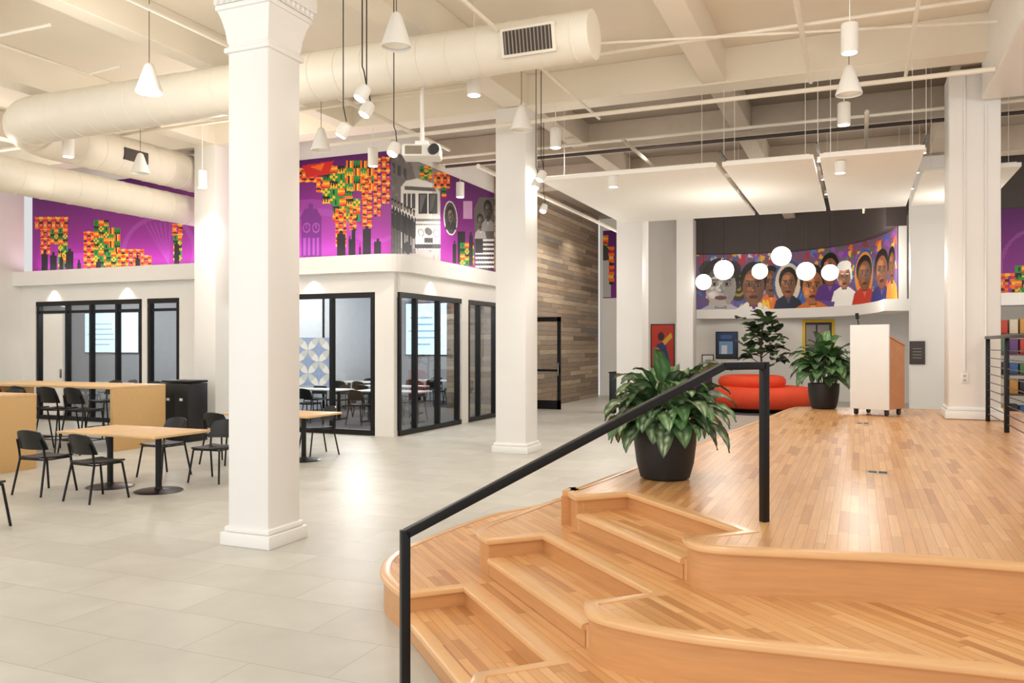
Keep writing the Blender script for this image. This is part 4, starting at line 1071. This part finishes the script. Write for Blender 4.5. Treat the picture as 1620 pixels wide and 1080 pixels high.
MB().box((0, 0, .5), (.55, .5, 1.0), 0, .01).build('body', BLKP, t)
for sx in (-1, 1): MB().box((sx*.13, -.255, .5), (.25, .012, .9), 0, .003).build('door', BLKP, t)
MB().box((0, 0, 1.01), (.58, .53, .03), 0, .004).build('top', BLK, t)
# shop shelf at far right
t = thing('display_shelf', 'merchandise shelf behind the cable railing at the far right', 'shelf', (3.1, 19.0, 0))
for sx in (-.75, .75): MB().box((sx, .1, 1.15), (.04, .4, 2.3)).build('upright', BLK, t)
for z in (.25, .7, 1.1, 1.5, 1.9): MB().box((0, .1, z), (1.5, .4, .03)).build('shelf_board', mat('dark_walnut', (96, 70, 50), .5), t)
rk2 = random.Random(4); cl = [(176, 58, 46), (60, 90, 140), (200, 188, 166), (74, 112, 76), (190, 136, 66), (96, 62, 116), (44, 42, 46)]
cn = ['red', 'blue', 'beige', 'green', 'tan', 'plum', 'black']
for z, zn in ((.25, 'bottom'), (.7, 'second'), (1.1, 'third'), (1.5, 'fourth'), (1.9, 'top')):
    for k in range(5):
        i = (k*2+int(z*10)) % 7; h = rk2.uniform(.2, .32)
        o = MB().box((2.48+k*.18, 19.1, z+.018+h/2), (.15, .26, h), 0, .015).build('merchandise_box', mat('box_'+cn[i], cl[i], .6))
        tag(o, '%s merchandise box on the %s board of the display shelf' % (cn[i], zn), 'box', 'boxes on the display shelf')
point((3.0, 17.6, 2.3), 22, rad=.1)  # unseen light added to brighten the shelf boxes

# outlet on the stage column
t = thing('wall_outlet', 'white electrical outlet low on the stage column', 'outlet', (1.43-.12, 12.9-.322, 1.18))
MB().box((0, 0, .07), (.09, .02, .14), 0, .004).build('cover_plate', FIXW, t)
for z in (.04, .1): MB().box((0, -.012, z), (.04, .01, .03)).build('socket', mat('socket_grey', (190, 188, 182)), t)

# ------------------------------------------------------------------ lamps and added fill lights
area((-12.9, 13.12, 3.4), (PI-.12, 0, 0), 9.4, .06, 42, (1, .76, .95))
area((-7.88, 15.8, 3.4), (PI, .12, 0), .06, 4.4, 20, (1, .86, .96))
for px in (90, 205, 500):
    X = xF(px); spot((X, 12.98, 3.02), 14, 100, (1, .95, .85), .03)
spot((-7.75, 14.4, 3.02), 14, 100, (1, .95, .85), .03)
for Y in (20.5, 23.0):
    spot((-6.9, Y, 5.3), 70, 90, (1, .93, .82), .08, target=(-7.9, Y, 2.6))  # added spots grazing the wood wall, no fitting there
for X, Y, e in ((-1, 2, 80), (-8, 3.5, 85), (-14, 5, 105), (-1.2, 6.8, 60), (-7.2, 6.6, 55), (-9.5, 10.8, 80), (-14.6, 9.5, 90), (3.5, 8, 85), (3, 2, 85)):
    point((X, Y, 4.35), e, rad=.3)  # bare fill lights added to light the ceiling, no fittings
for X, Y, e in ((-3, 20, 120), (-6.3, 21, 100), (0, 21, 150), (4.5, 17, 70), (4.5, 22, 70), (-6.3, 15.5, 75), (-2, 14, 40), (1.5, 15.5, 30)):
    point((X, Y, 3.6 if Y > 14.5 or Y < 13 else 3.2), e, rad=.3)  # unseen fill points added around the rear zone
for X, Y in ((-3.3, 13.8), (-.2, 16.6), (3.4, 14.5)):
    point((X, Y, 4.9), 12, rad=.2)  # weak added lights that lift the rear ceiling
area((-6, -3.2, 3), (math.radians(80), 0, 0), 16, 4.5, 400, (.99, .99, 1))  # unseen fill added behind the camera in place of windows
